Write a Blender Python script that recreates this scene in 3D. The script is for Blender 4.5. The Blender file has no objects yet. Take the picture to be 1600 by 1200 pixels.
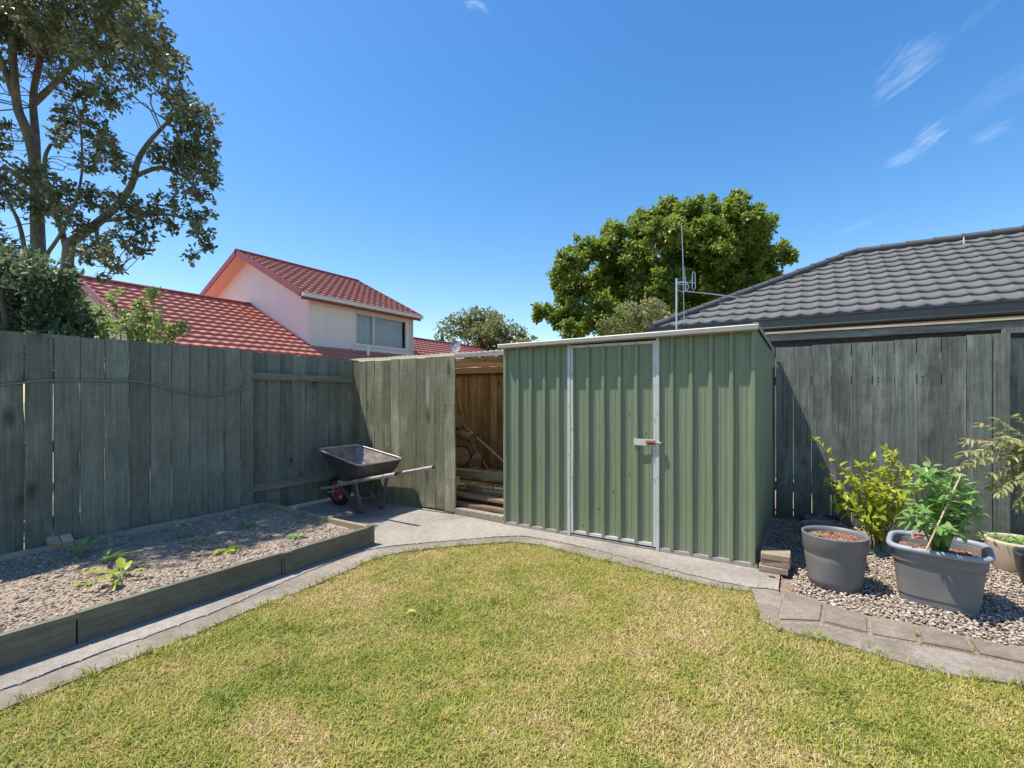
import bpy, bmesh, math, random
import numpy as np
from mathutils import Vector, Matrix
random.seed(7); RNG = np.random.default_rng(11)
C = bpy.context.scene.collection
rad = math.radians

# ------------------------------------------------------------------ camera frame
# world: +X along the shed front, +Y away from the lawn, origin at the fence corner
CAM = Vector((5.017, -4.060, 1.3)); YAW = rad(32.5)
FWD = Vector((-math.sin(YAW), math.cos(YAW), 0)); RGT = Vector((math.cos(YAW), math.sin(YAW), 0))
F = 740.0; HX = 800.0; HY = 618.0
def at(px, py, t):
    return CAM + FWD*t + RGT*((px-HX)/F*t) + Vector((0, 0, (HY-py)/F*t))
def gnd(px, py, z=0.0):
    return at(px, py, (CAM.z-z)*F/(py-HY))
def on_y(px, py, Y):
    r = (px-HX)/F; d = FWD.y + r*RGT.y
    return at(px, py, (Y-CAM.y)/d)
def on_x(px, py, X):
    r = (px-HX)/F; d = FWD.x + r*RGT.x
    return at(px, py, (X-CAM.x)/d)

# ------------------------------------------------------------------ helpers
def setp(o, label=None, cat=None, group=None, kind=None):
    if label: o['label'] = label
    if cat: o['category'] = cat
    if group: o['group'] = group
    if kind: o['kind'] = kind
    return o
def thing(name, label, cat, loc=(0, 0, 0), group=None):
    o = bpy.data.objects.new(name, None); C.objects.link(o)
    o.location = loc; o.empty_display_size = 0.1
    return setp(o, label, cat, group)
def wloc(o):
    v = Vector((0, 0, 0))
    while o is not None:
        v += Vector(o.location); o = o.parent
    return v
def np_obj(name, V, Fc, mat, parent=None, loc=None, attrs=None, smooth=False):
    V = np.asarray(V, dtype=np.float64).reshape(-1, 3)
    off = wloc(parent) if parent is not None else Vector(loc or (0, 0, 0))
    V = V - np.array(off)
    me = bpy.data.meshes.new(name)
    Fc = np.asarray(Fc, dtype=np.int32); n, k = Fc.shape
    me.vertices.add(len(V)); me.vertices.foreach_set('co', V.astype(np.float32).ravel())
    me.loops.add(n*k); me.loops.foreach_set('vertex_index', Fc.ravel())
    me.polygons.add(n)
    me.polygons.foreach_set('loop_start', np.arange(0, n*k, k, dtype=np.int32))
    try: me.polygons.foreach_set('loop_total', np.full(n, k, dtype=np.int32))
    except Exception: pass
    if attrs:
        for an, arr in attrs.items():
            a = me.attributes.new(an, 'FLOAT', 'FACE'); a.data.foreach_set('value', np.asarray(arr, dtype=np.float32))
    me.update(calc_edges=True); me.validate()
    if smooth: me.polygons.foreach_set('use_smooth', np.ones(n, dtype=bool))
    me.materials.append(mat)
    o = bpy.data.objects.new(name, me); C.objects.link(o)
    if parent is not None: o.parent = parent
    else: o.location = off
    return o

class MB:
    """collects shapes in world coordinates"""
    def __init__(s): s.v = []; s.f = []; s.a = []; s.sm = []
    def add(s, vs, fs, a=0.0, smooth=False):
        b = len(s.v); s.v += [tuple(v) for v in vs]
        for f in fs: s.f.append(tuple(i+b for i in f)); s.a.append(a); s.sm.append(smooth)
    def box(s, x0, x1, y0, y1, z0, z1, a=None):
        a = random.random() if a is None else a
        vs = [(x, y, z) for z in (z0, z1) for y in (y0, y1) for x in (x0, x1)]
        s.add(vs, [(0, 2, 3, 1), (4, 5, 7, 6), (0, 1, 5, 4), (2, 6, 7, 3), (0, 4, 6, 2), (1, 3, 7, 5)], a)
    def obox(s, c, ex, ey, ez, hx, hy, hz, a=None, bev=0.0):
        a = random.random() if a is None else a
        c = Vector(c); ex = Vector(ex).normalized(); ey = Vector(ey).normalized(); ez = Vector(ez).normalized()
        if bev <= 0:
            vs = [c+ex*(i*hx)+ey*(j*hy)+ez*(k*hz) for k in (-1, 1) for j in (-1, 1) for i in (-1, 1)]
            s.add(vs, [(0, 2, 3, 1), (4, 5, 7, 6), (0, 1, 5, 4), (2, 6, 7, 3), (0, 4, 6, 2), (1, 3, 7, 5)], a)
            return
        bm = bmesh.new(); bmesh.ops.create_cube(bm, size=2)
        for v in bm.verts: v.co = Vector((v.co.x*hx, v.co.y*hy, v.co.z*hz))
        bmesh.ops.bevel(bm, geom=bm.edges[:], offset=bev, segments=2, affect='EDGES', profile=.6)
        bm.verts.index_update()
        vs = [c+ex*v.co.x+ey*v.co.y+ez*v.co.z for v in bm.verts]
        s.add(vs, [tuple(v.index for v in f.verts) for f in bm.faces], a); bm.free()
    def beam(s, p, q, w, h, up=(0, 0, 1), a=None, bev=0.0):
        p = Vector(p); q = Vector(q); d = (q-p); L = d.length; d.normalize()
        up = Vector(up); sd = d.cross(up).normalized(); u2 = sd.cross(d).normalized()
        s.obox((p+q)/2, d, sd, u2, L/2, w/2, h/2, a, bev)
    def board(s, p, q, wd, w, th, a=None, seg=5, jit=.0015, nd=None, cup=0.0):
        """plank from p to q, width vector dir wd, with slightly wandering edges"""
        a = random.random() if a is None else a
        p = Vector(p); q = Vector(q); d = (q-p).normalized(); wd = Vector(wd).normalized()
        n = Vector(nd) if nd else d.cross(wd).normalized()
        vs = []
        ph = random.random()*6; bow = random.uniform(-.6, .6)*jit*2
        for i in range(seg+1):
            t = i/seg; c = p.lerp(q, t)+wd*(bow*math.sin(t*3.1))
            l = w/2+random.uniform(-jit, jit); r = w/2+random.uniform(-jit, jit)
            k = n*random.uniform(-jit, jit)*.6
            vs += [c-wd*l-n*(th/2)+k, c+wd*r-n*(th/2)+k, c+wd*r+n*(th/2)+k, c-wd*l+n*(th/2)+k]
        fs = [(0, 1, 2, 3)] + [(seg*4+3, seg*4+2, seg*4+1, seg*4)]
        for i in range(seg):
            b = i*4
            for j in range(4):
                fs.append((b+j, b+4+j, b+4+(j+1) % 4, b+(j+1) % 4))
        s.add(vs, fs, a)
    def tube(s, pts, radii, n=8, a=0.0, cap=True, smooth=True):
        pts = [Vector(p) for p in pts]
        if not hasattr(radii, '__len__'): radii = [radii]*len(pts)
        vs = []; up = Vector((0.13, .31, .94)).normalized(); prev = None
        for i, p in enumerate(pts):
            d = (pts[min(i+1, len(pts)-1)]-pts[max(i-1, 0)])
            if d.length < 1e-9: d = Vector((0, 0, 1))
            d.normalize()
            if prev is None:
                x = d.cross(up)
                if x.length < .1: x = d.cross(Vector((1, 0, 0)))
            else:
                x = prev - d*prev.dot(d)
            x.normalize(); prev = x; y = d.cross(x)
            for k in range(n):
                an = 2*math.pi*k/n
                vs.append(p+(x*math.cos(an)+y*math.sin(an))*radii[i])
        fs = []
        for i in range(len(pts)-1):
            for k in range(n):
                fs.append((i*n+k, i*n+(k+1) % n, (i+1)*n+(k+1) % n, (i+1)*n+k))
        s.add(vs, fs, a, smooth)
        if cap:
            s.add(vs[:n], [tuple(range(n-1, -1, -1))], a); s.add(vs[-n:], [tuple(range(n))], a)
    def lathe(s, c, prof, n=40, sx=1, sy=1, a=0.0, smooth=True, rot=0, power=2.0):
        """prof list of (r,z); superellipse power for rounded rectangles"""
        c = Vector(c); vs = []
        for r, z in prof:
            for k in range(n):
                an = 2*math.pi*k/n; cx = math.cos(an); cy = math.sin(an)
                e = 2/power
                x = math.copysign(abs(cx)**e, cx)*r*sx; y = math.copysign(abs(cy)**e, cy)*r*sy
                vs.append((c.x+x*math.cos(rot)-y*math.sin(rot), c.y+x*math.sin(rot)+y*math.cos(rot), c.z+z))
        fs = []
        for i in range(len(prof)-1):
            for k in range(n): fs.append((i*n+k, i*n+(k+1) % n, (i+1)*n+(k+1) % n, (i+1)*n+k))
        s.add(vs, fs, a, smooth)
    def build(s, name, mat, parent=None, loc=None):
        off = wloc(parent) if parent is not None else Vector(loc or (0, 0, 0))
        me = bpy.data.meshes.new(name)
        me.from_pydata([tuple(Vector(v)-off) for v in s.v], [], s.f); 
        at_ = me.attributes.new('bv', 'FLOAT', 'FACE'); at_.data.foreach_set('value', s.a)
        me.polygons.foreach_set('use_smooth', s.sm)
        me.update(); me.materials.append(mat)
        bm = bmesh.new(); bm.from_mesh(me); bmesh.ops.recalc_face_normals(bm, faces=bm.faces[:]); bm.to_mesh(me); bm.free()
        o = bpy.data.objects.new(name, me); C.objects.link(o)
        if parent is not None: o.parent = parent
        else: o.location = off
        return o

# ------------------------------------------------------------------ materials
def newmat(name):
    m = bpy.data.materials.new(name); m.use_nodes = True
    nt = m.node_tree; b = nt.nodes['Principled BSDF']
    return m, nt, b
def N(nt, t, **kw):
    n = nt.nodes.new(t)
    for k, v in kw.items():
        if k.startswith('_'): setattr(n, k[1:], v)
        else: n.inputs[k.replace('__', ' ')].default_value = v
    return n
def L(nt, a, b): nt.links.new(a, b)
def ramp(nt, fac, stops, interp='LINEAR'):
    r = nt.nodes.new('ShaderNodeValToRGB'); r.color_ramp.interpolation = interp
    e = r.color_ramp.elements
    while len(e) > 1: e.remove(e[-1])
    e[0].position = stops[0][0]; c = stops[0][1]; e[0].color = (*c, 1) if len(c) == 3 else c
    for p, c in stops[1:]:
        x = e.new(p); x.color = (*c, 1) if len(c) == 3 else c
    L(nt, fac, r.inputs[0]); return r.outputs[0]
def g(v): return (v, v, v)
def mix(nt, fac, a, b, mode='MIX'):
    m = nt.nodes.new('ShaderNodeMix'); m.data_type = 'RGBA'; m.blend_type = mode
    if isinstance(fac, (int, float)): m.inputs[0].default_value = fac
    else: L(nt, fac, m.inputs[0])
    for i, v in ((6, a), (7, b)):
        if isinstance(v, tuple): m.inputs[i].default_value = (*v, 1) if len(v) == 3 else v
        else: L(nt, v, m.inputs[i])
    return m.outputs[2]
def math_(nt, op, a, b=None, c=None):
    m = nt.nodes.new('ShaderNodeMath'); m.operation = op
    for i, v in enumerate((a, b, c)):
        if v is None: continue
        if isinstance(v, (int, float)): m.inputs[i].default_value = v
        else: L(nt, v, m.inputs[i])
    return m.outputs[0]
def noise(nt, vec, scale, detail=4, rough=.55, dist=0.0):
    n = N(nt, 'ShaderNodeTexNoise', Scale=scale, Detail=detail, Roughness=rough, Distortion=dist)
    if vec is not None: L(nt, vec, n.inputs['Vector'])
    return n.outputs['Fac']
def mapping(nt, vec, scale=(1, 1, 1), loc=(0, 0, 0), rot=(0, 0, 0)):
    m = nt.nodes.new('ShaderNodeMapping'); m.inputs['Scale'].default_value = scale
    m.inputs['Location'].default_value = loc; m.inputs['Rotation'].default_value = rot
    L(nt, vec, m.inputs['Vector']); return m.outputs[0]
def geo(nt):  # world position: all textures are anchored in the place
    return nt.nodes.new('ShaderNodeNewGeometry').outputs['Position']
def bump(nt, b, h, strength=.3, dist=.01):
    n = N(nt, 'ShaderNodeBump', Strength=strength, Distance=dist); L(nt, h, n.inputs['Height'])
    L(nt, n.outputs[0], b.inputs['Normal']); return n

def wood_mat(name, dark, light, axis='z', worn=None, worn_amt=.5, knots=True, rough=.8, gscale=1.0, var=.35, saw=0.0, low=None, nails=()):
    m, nt, b = newmat(name)
    pos = geo(nt); bv = N(nt, 'ShaderNodeAttribute', _attribute_name='bv').outputs['Fac']
    sc = nt.nodes.new('ShaderNodeVectorMath'); sc.operation = 'SCALE'; sc.inputs[0].default_value = (7.3, 5.1, 3.7); L(nt, bv, sc.inputs['Scale'])
    ad = nt.nodes.new('ShaderNodeVectorMath'); ad.operation = 'ADD'; L(nt, pos, ad.inputs[0]); L(nt, sc.outputs[0], ad.inputs[1])
    p = ad.outputs[0]
    st = {'z': (1, 1, .06), 'x': (.06, 1, 1), 'y': (1, .06, 1)}[axis]
    wob = noise(nt, mapping(nt, p, st), 5*gscale, 2)
    gr = noise(nt, mapping(nt, p, st), 95*gscale, 5, .65, .6)
    gr2 = noise(nt, mapping(nt, p, tuple(.35*x if x < 1 else 1 for x in st)), 24*gscale, 3, .6, 1.5)
    big = noise(nt, mapping(nt, p, tuple(max(x, .3) for x in st)), 4.5, 4, .6)
    blot = noise(nt, p, 14, 5, .65)
    f = math_(nt, 'ADD', math_(nt, 'MULTIPLY', gr, .45), math_(nt, 'MULTIPLY', gr2, .55))
    col = ramp(nt, f, [(.3, dark), (.5, tuple((a+c)/2 for a, c in zip(dark, light))), (.68, light)])
    # board to board tone
    tone = math_(nt, 'ADD', math_(nt, 'MULTIPLY', bv, var), 1-var/2)
    tone = math_(nt, 'MULTIPLY', tone, math_(nt, 'ADD', math_(nt, 'MULTIPLY', blot, .7), .65))
    tc = nt.nodes.new('ShaderNodeCombineColor')
    for i in range(3): L(nt, tone, tc.inputs[i])
    col = mix(nt, 1.0, col, tc.outputs[0], 'MULTIPLY')
    if worn:
        wm = ramp(nt, big, [(.5, g(0)), (.72, g(worn_amt))])
        wm2 = math_(nt, 'MULTIPLY', wm, ramp(nt, gr, [(.35, g(.3)), (.6, g(1))]))
        col = mix(nt, wm2, col, worn)
    if low:  # grime and moss band that sits at the foot of the boards
        z = N(nt, 'ShaderNodeSeparateXYZ'); L(nt, pos, z.inputs[0])
        zz = math_(nt, 'ADD', z.outputs[2], math_(nt, 'MULTIPLY', blot, .5))
        lm = ramp(nt, zz, [(.3, g(.65)), (.62, g(0))])
        col = mix(nt, lm, col, low)
    h = math_(nt, 'ADD', math_(nt, 'MULTIPLY', gr, .6), math_(nt, 'MULTIPLY', gr2, .7))
    if saw > 0:  # band-saw marks across the face
        st2 = {'z': (2, 2, 90), 'x': (90, 2, 2), 'y': (2, 90, 2)}[axis]
        sw = noise(nt, mapping(nt, p, st2), 2.2, 2, .5, .4)
        h = math_(nt, 'ADD', h, math_(nt, 'MULTIPLY', sw, saw))
        col = mix(nt, math_(nt, 'MULTIPLY', ramp(nt, sw, [(.35, g(1)), (.6, g(0))]), .22*saw), col, tuple(x*.55 for x in dark))
    if nails:
        sx = N(nt, 'ShaderNodeSeparateXYZ'); L(nt, pos, sx.inputs[0])
        cx = nt.nodes.new('ShaderNodeCombineXYZ'); L(nt, sx.outputs[0], cx.inputs[0]); L(nt, sx.outputs[1], cx.inputs[1])
        vn = N(nt, 'ShaderNodeTexVoronoi', Scale=15.0, Randomness=.8); L(nt, cx.outputs[0], vn.inputs['Vector'])
        near = ramp(nt, vn.outputs['Distance'], [(.08, g(1)), (.14, g(0))])
        wide = ramp(nt, vn.outputs['Distance'], [(.04, g(1)), (.20, g(0))])
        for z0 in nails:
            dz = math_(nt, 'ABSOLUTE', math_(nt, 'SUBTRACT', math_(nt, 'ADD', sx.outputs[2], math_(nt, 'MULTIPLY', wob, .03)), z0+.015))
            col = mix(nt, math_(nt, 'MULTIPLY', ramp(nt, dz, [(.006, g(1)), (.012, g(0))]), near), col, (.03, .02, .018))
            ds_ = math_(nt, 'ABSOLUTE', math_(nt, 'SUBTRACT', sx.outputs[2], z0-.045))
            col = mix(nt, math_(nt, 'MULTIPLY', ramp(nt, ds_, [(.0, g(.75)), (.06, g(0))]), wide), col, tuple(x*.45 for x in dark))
    if knots:
        ks = {'z': (1, 1, .42), 'x': (.42, 1, 1), 'y': (1, .42, 1)}[axis]
        vo = N(nt, 'ShaderNodeTexVoronoi', Scale=4.2, Randomness=1.0)
        kp = mapping(nt, p, ks)
        nn = nt.nodes.new('ShaderNodeVectorMath'); nn.operation = 'ADD'; L(nt, kp, nn.inputs[0])
        cn = nt.nodes.new('ShaderNodeTexNoise'); cn.inputs['Scale'].default_value = 9; L(nt, kp, cn.inputs['Vector'])
        s2 = nt.nodes.new('ShaderNodeVectorMath'); s2.operation = 'SCALE'; s2.inputs['Scale'].default_value = .06; L(nt, cn.outputs['Color'], s2.inputs[0])
        L(nt, s2.outputs[0], nn.inputs[1]); L(nt, nn.outputs[0], vo.inputs['Vector'])
        kd = ramp(nt, vo.outputs['Distance'], [(.05, g(1)), (.10, g(.55)), (.17, g(0))])
        rg = math_(nt, 'MULTIPLY', math_(nt, 'SINE', math_(nt, 'MULTIPLY', math_(nt, 'ADD', vo.outputs['Distance'], math_(nt, 'MULTIPLY', gr2, .03)), 150)), ramp(nt, vo.outputs['Distance'], [(.08, g(1)), (.26, g(0))]))
        col = mix(nt, math_(nt, 'MULTIPLY', math_(nt, 'MAXIMUM', rg, 0), .55), col, tuple(x*.6 for x in dark)); h = math_(nt, 'SUBTRACT', h, math_(nt, 'MULTIPLY', rg, .35))
        col = mix(nt, math_(nt, 'MULTIPLY', kd, .75), col, tuple(x*.38 for x in dark))
        h = math_(nt, 'SUBTRACT', h, math_(nt, 'MULTIPLY', kd, .6))
    L(nt, col, b.inputs['Base Color']); b.inputs['Roughness'].default_value = rough
    b.inputs['Specular IOR Level'].default_value = .3
    bump(nt, b, h, .55, .004)
    return m

def plain(name, col, rough=.6, metal=0.0, var=.12, scale=8, bmp=0.0, bs=60, spec=.5, dirt=None, dirt_amt=.5, cells=0):
    m, nt, b = newmat(name); pos = geo(nt)
    n1 = noise(nt, pos, scale, 5, .6)
    c = mix(nt, n1, tuple(x*(1-var*1.4) for x in col), tuple(min(1, x*(1+var*1.4)) for x in col))
    if cells:
        vc = N(nt, 'ShaderNodeTexVoronoi', Scale=cells); L(nt, pos, vc.inputs['Vector']); sp_ = nt.nodes.new('ShaderNodeSeparateColor'); L(nt, vc.outputs['Color'], sp_.inputs[0])
        c = mix(nt, math_(nt, 'MULTIPLY', sp_.outputs[0], .22), c, tuple(x*.5 for x in col))
    if dirt:
        n2 = noise(nt, pos, scale*.7+3, 6, .7, .5)
        c = mix(nt, ramp(nt, n2, [(.5, g(0)), (.7, g(dirt_amt))]), c, dirt)
    L(nt, c, b.inputs['Base Color']); b.inputs['Metallic'].default_value = metal
    b.inputs['Specular IOR Level'].default_value = spec
    r = math_(nt, 'ADD', math_(nt, 'MULTIPLY', noise(nt, pos, scale*2, 3), .25), rough-.12)
    L(nt, r, b.inputs['Roughness'])
    if bmp > 0: bump(nt, b, noise(nt, pos, bs, 4, .6), bmp, .006)
    return m

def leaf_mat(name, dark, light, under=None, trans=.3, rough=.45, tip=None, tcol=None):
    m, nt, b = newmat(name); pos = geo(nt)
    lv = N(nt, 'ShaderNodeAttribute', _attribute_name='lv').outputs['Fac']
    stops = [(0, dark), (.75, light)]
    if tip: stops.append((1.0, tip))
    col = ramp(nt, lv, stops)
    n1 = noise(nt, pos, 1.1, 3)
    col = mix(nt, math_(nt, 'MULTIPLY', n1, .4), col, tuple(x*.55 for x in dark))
    if under:
        gm = nt.nodes.new('ShaderNodeNewGeometry')
        col = mix(nt, gm.outputs['Backfacing'], col, under)
    L(nt, col, b.inputs['Base Color']); b.inputs['Roughness'].default_value = rough
    b.inputs['Specular IOR Level'].default_value = .35
    tr = nt.nodes.new('ShaderNodeBsdfTranslucent')
    tc = mix(nt, .5, col, tcol or tuple(min(1, x*2.0) for x in light)); L(nt, tc, tr.inputs[0])
    ms = nt.nodes.new('ShaderNodeMixShader'); ms.inputs[0].default_value = trans
    L(nt, b.outputs[0], ms.inputs[1]); L(nt, tr.outputs[0], ms.inputs[2])
    L(nt, ms.outputs[0], nt.nodes['Material Output'].inputs[0])
    return m

M = {}
M['fence_left'] = wood_mat('stained_timber_green', (.098, .106, .084), (.225, .235, .185), worn=(.36, .36, .30), worn_amt=.6, saw=.45, var=.4, nails=(.33, .92, 1.5))  # grey-green stain of the left fence
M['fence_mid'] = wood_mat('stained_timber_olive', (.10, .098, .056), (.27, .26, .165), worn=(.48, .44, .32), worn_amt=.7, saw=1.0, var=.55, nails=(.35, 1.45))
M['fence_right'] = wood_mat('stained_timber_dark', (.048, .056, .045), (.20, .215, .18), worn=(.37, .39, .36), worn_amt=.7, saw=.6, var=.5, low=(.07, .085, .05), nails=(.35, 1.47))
M['rail_left'] = wood_mat('stained_rail', (.112, .116, .088), (.24, .24, .185), axis='y', knots=False)
M['raw_fence'] = wood_mat('raw_timber_brown', (.085, .05, .022), (.40, .27, .145), worn=(.06, .048, .026), worn_amt=.95, var=.6, low=(.07, .06, .03))
M['raw_x'] = wood_mat('raw_timber_rail', (.15, .095, .05), (.44, .31, .18), axis='x', worn=(.6, .55, .45), worn_amt=.6)
M['raw_dark'] = wood_mat('dark_raw_timber', (.085, .052, .03), (.27, .185, .11), axis='x', worn=(.34, .29, .22), worn_amt=.4)  # darker, browner version of the raw rail timber
M['raw_y'] = wood_mat('raw_timber_cross', (.15, .095, .05), (.44, .31, .18), axis='y')
M['plank_y'] = wood_mat('bed_plank_long', (.085, .082, .06), (.18, .172, .125), axis='y', worn=(.25, .235, .17), worn_amt=.4, var=.25)
M['plank_y_grey'] = wood_mat('bed_plank_back', (.19, .165, .12), (.36, .32, .25), axis='y', worn=(.55, .5, .4), worn_amt=.4)
M['plank_x'] = wood_mat('bed_plank_short', (.19, .16, .10), (.36, .31, .20), axis='x', worn=(.5, .45, .34), worn_amt=.5)
M['beam_grey'] = wood_mat('weathered_beam', (.16, .14, .13), (.42, .38, .36), axis='x', worn=(.55, .56, .6), worn_amt=.9, knots=False)
M['grey_top'] = wood_mat('weathered_top', (.36, .31, .24), (.66, .60, .5), axis='x', worn=(.7, .66, .58), worn_amt=.6, knots=False)
M['pole'] = wood_mat('pole_timber', (.35, .26, .17), (.6, .5, .36), axis='x', knots=False)
M['galv'] = plain('galvanised_trim', (.34, .315, .28), .55, .2, .08, 12, spec=.5, dirt=(.4, .37, .33), dirt_amt=.35)
M['galv_light'] = plain('galvanised_door_trim', (.54, .53, .51), .5, .15, .08, 12, spec=.5, dirt=(.34, .31, .27), dirt_amt=.3)
M['steel'] = plain('aluminium_pole', (.62, .62, .62), .35, .8, .1)
M['rust'] = plain('rusty_bolt', (.25, .07, .03), .75, .2, .5, 60, .4, 150)

def shed_mat():
    m, nt, b = newmat('green_painted_steel'); pos = geo(nt)
    n1 = noise(nt, pos, 2.2, 5, .6); n2 = noise(nt, mapping(nt, pos, (1, 1, .08)), 26, 4, .6)
    c = mix(nt, n1, (.155, .193, .114), (.20, .238, .147))
    c = mix(nt, math_(nt, 'MULTIPLY', ramp(nt, n2, [(.45, g(0)), (.75, g(1))]), .3), c, (.29, .32, .25))
    z = N(nt, 'ShaderNodeSeparateXYZ'); L(nt, pos, z.inputs[0])
    zz = math_(nt, 'ADD', z.outputs[2], math_(nt, 'MULTIPLY', noise(nt, pos, 9, 4), .16))
    c = mix(nt, ramp(nt, zz, [(.07, g(.8)), (.24, g(0))]), c, (.22, .19, .13))
    L(nt, c, b.inputs['Base Color']); b.inputs['Roughness'].default_value = .42
    b.inputs['Specular IOR Level'].default_value = .45
    bump(nt, b, noise(nt, mapping(nt, pos, (1, 1, .35)), 5, 2), .25, .02)
    return m
M['shed'] = shed_mat()

def concrete_mat(name, c0, c1, c2, scale=1.0):
    m, nt, b = newmat(name); pos = geo(nt)
    a = noise(nt, pos, 1.3*scale, 6, .62, .6); f = noise(nt, pos, 160, 4, .75); md = noise(nt, pos, 22, 6, .7)
    c = ramp(nt, a, [(.3, c0), (.52, c1), (.72, c2)])
    c = mix(nt, ramp(nt, md, [(.35, g(.42)), (.6, g(0))]), c, tuple(x*.55 for x in c0))
    c = mix(nt, ramp(nt, f, [(.35, g(.6)), (.55, g(0))]), c, tuple(x*.42 for x in c0))
    c = mix(nt, ramp(nt, f, [(.58, g(0)), (.75, g(.55))]), c, tuple(min(1, x*1.35) for x in c2))
    L(nt, c, b.inputs['Base Color']); b.inputs['Roughness'].default_value = .88
    h = math_(nt, 'ADD', math_(nt, 'MULTIPLY', f, .5), md); bump(nt, b, h, .45, .004)
    return m
M['concrete'] = concrete_mat('worn_concrete', (.19, .162, .135), (.325, .29, .25), (.41, .37, .325))
M['strip'] = concrete_mat('rough_concrete_strip', (.165, .13, .095), (.27, .23, .19), (.37, .33, .28), 2.2)
M['paver'] = concrete_mat('aged_paver', (.155, .12, .09), (.25, .205, .165), (.33, .285, .235), 2.5)
M['brick'] = plain('clay_paver', (.27, .20, .14), .85, 0, .35, 25, .6, 120, dirt=(.36, .31, .24))

def soil_mat(name, a, b_, c_, sc=1.0):
    m, nt, b = newmat(name); pos = geo(nt)
    n1 = noise(nt, pos, 30*sc, 6, .75); n2 = noise(nt, pos, 2.0, 4)
    vo = N(nt, 'ShaderNodeTexVoronoi', Scale=70*sc); L(nt, pos, vo.inputs['Vector'])
    c = ramp(nt, n1, [(.32, a), (.5, b_), (.7, c_)])
    c = mix(nt, math_(nt, 'MULTIPLY', n2, .5), c, tuple(x*1.25 for x in b_))
    L(nt, c, b.inputs['Base Color']); b.inputs['Roughness'].default_value = .95
    h = math_(nt, 'ADD', n1, math_(nt, 'MULTIPLY', vo.outputs['Distance'], .8)); bump(nt, b, h, .9, .02)
    return m
M['soil'] = soil_mat('grey_brown_soil', (.16, .115, .08), (.34, .265, .195), (.47, .395, .305))
M['potsoil'] = soil_mat('potting_soil', (.07, .035, .025), (.19, .10, .07), (.34, .2, .15), 1.5)
M['dirt'] = soil_mat('yard_dirt', (.10, .085, .05), (.20, .17, .10), (.3, .26, .17), .5)
def attr_mat(name, stops, rough=.85, spec=.3, trans=0.0, patch=None):
    m, nt, b = newmat(name)
    lv = N(nt, 'ShaderNodeAttribute', _attribute_name='lv').outputs['Fac']
    col = ramp(nt, lv, stops)
    L(nt, col, b.inputs['Base Color']); b.inputs['Roughness'].default_value = rough; b.inputs['Specular IOR Level'].default_value = spec
    if trans > 0:
        tr = nt.nodes.new('ShaderNodeBsdfTranslucent'); L(nt, col, tr.inputs[0])
        ms = nt.nodes.new('ShaderNodeMixShader'); ms.inputs[0].default_value = trans
        L(nt, b.outputs[0], ms.inputs[1]); L(nt, tr.outputs[0], ms.inputs[2]); L(nt, ms.outputs[0], nt.nodes['Material Output'].inputs[0])
    return m
M['pebble'] = attr_mat('river_pebbles', [(0, (.15, .115, .09)), (.3, (.31, .25, .195)), (.6, (.44, .36, .285)), (.85, (.51, .44, .37)), (1, (.62, .56, .48))], .75)
M['chips'] = attr_mat('bark_and_stone_chips', [(0, (.12, .085, .065)), (.35, (.26, .20, .15)), (.7, (.40, .33, .26)), (1, (.58, .51, .43))], .9)
M['grass'] = attr_mat('grass_blades', [(0, (.10, .15, .015)), (.2, (.22, .29, .035)), (.42, (.42, .43, .075)), (.6, (.53, .45, .14)), (.8, (.50, .34, .15)), (1, (.76, .60, .36))], .6, .3, .35)
def lawn_mat():
    m, nt, b = newmat('lawn_thatch'); pos = geo(nt)
    n1 = noise(nt, pos, 1.8, 5, .6); n2 = noise(nt, pos, 60, 5, .7)
    c = ramp(nt, n1, [(.35, (.15, .17, .055)), (.55, (.23, .21, .09)), (.7, (.30, .23, .12))])
    c = mix(nt, ramp(nt, n2, [(.3, g(.7)), (.6, g(0))]), c, (.08, .065, .03))
    L(nt, c, b.inputs['Base Color']); b.inputs['Roughness'].default_value = .95
    bump(nt, b, n2, .8, .02); return m
M['lawn'] = lawn_mat()
M['far_ground'] = plain('neighbour_ground', (.21, .20, .13), .95, 0, .4, 1.5)

def bark_mat(name, a, b_):
    m, nt, b = newmat(name); pos = geo(nt)
    n1 = noise(nt, mapping(nt, pos, (1, 1, .3)), 22, 6, .7, .6); n2 = noise(nt, pos, 3, 4)
    c = ramp(nt, n1, [(.3, a), (.65, b_)]); c = mix(nt, ramp(nt, n2, [(.45, g(0)), (.7, g(.5))]), c, (.30, .30, .2))
    L(nt, c, b.inputs['Base Color']); b.inputs['Roughness'].default_value = .95; bump(nt, b, n1, .9, .03); return m
M['bark'] = bark_mat('grey_bark', (.05, .042, .033), (.19, .165, .13))
M['bark_dark'] = bark_mat('dark_bark', (.05, .04, .03), (.13, .10, .07))
M['bark_log'] = bark_mat('log_bark', (.12, .055, .03), (.36, .20, .12))
M['twig'] = bark_mat('twig_bark', (.16, .11, .05), (.36, .30, .15))
M['stem'] = plain('green_stem', (.22, .30, .08), .6, 0, .2)

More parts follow.
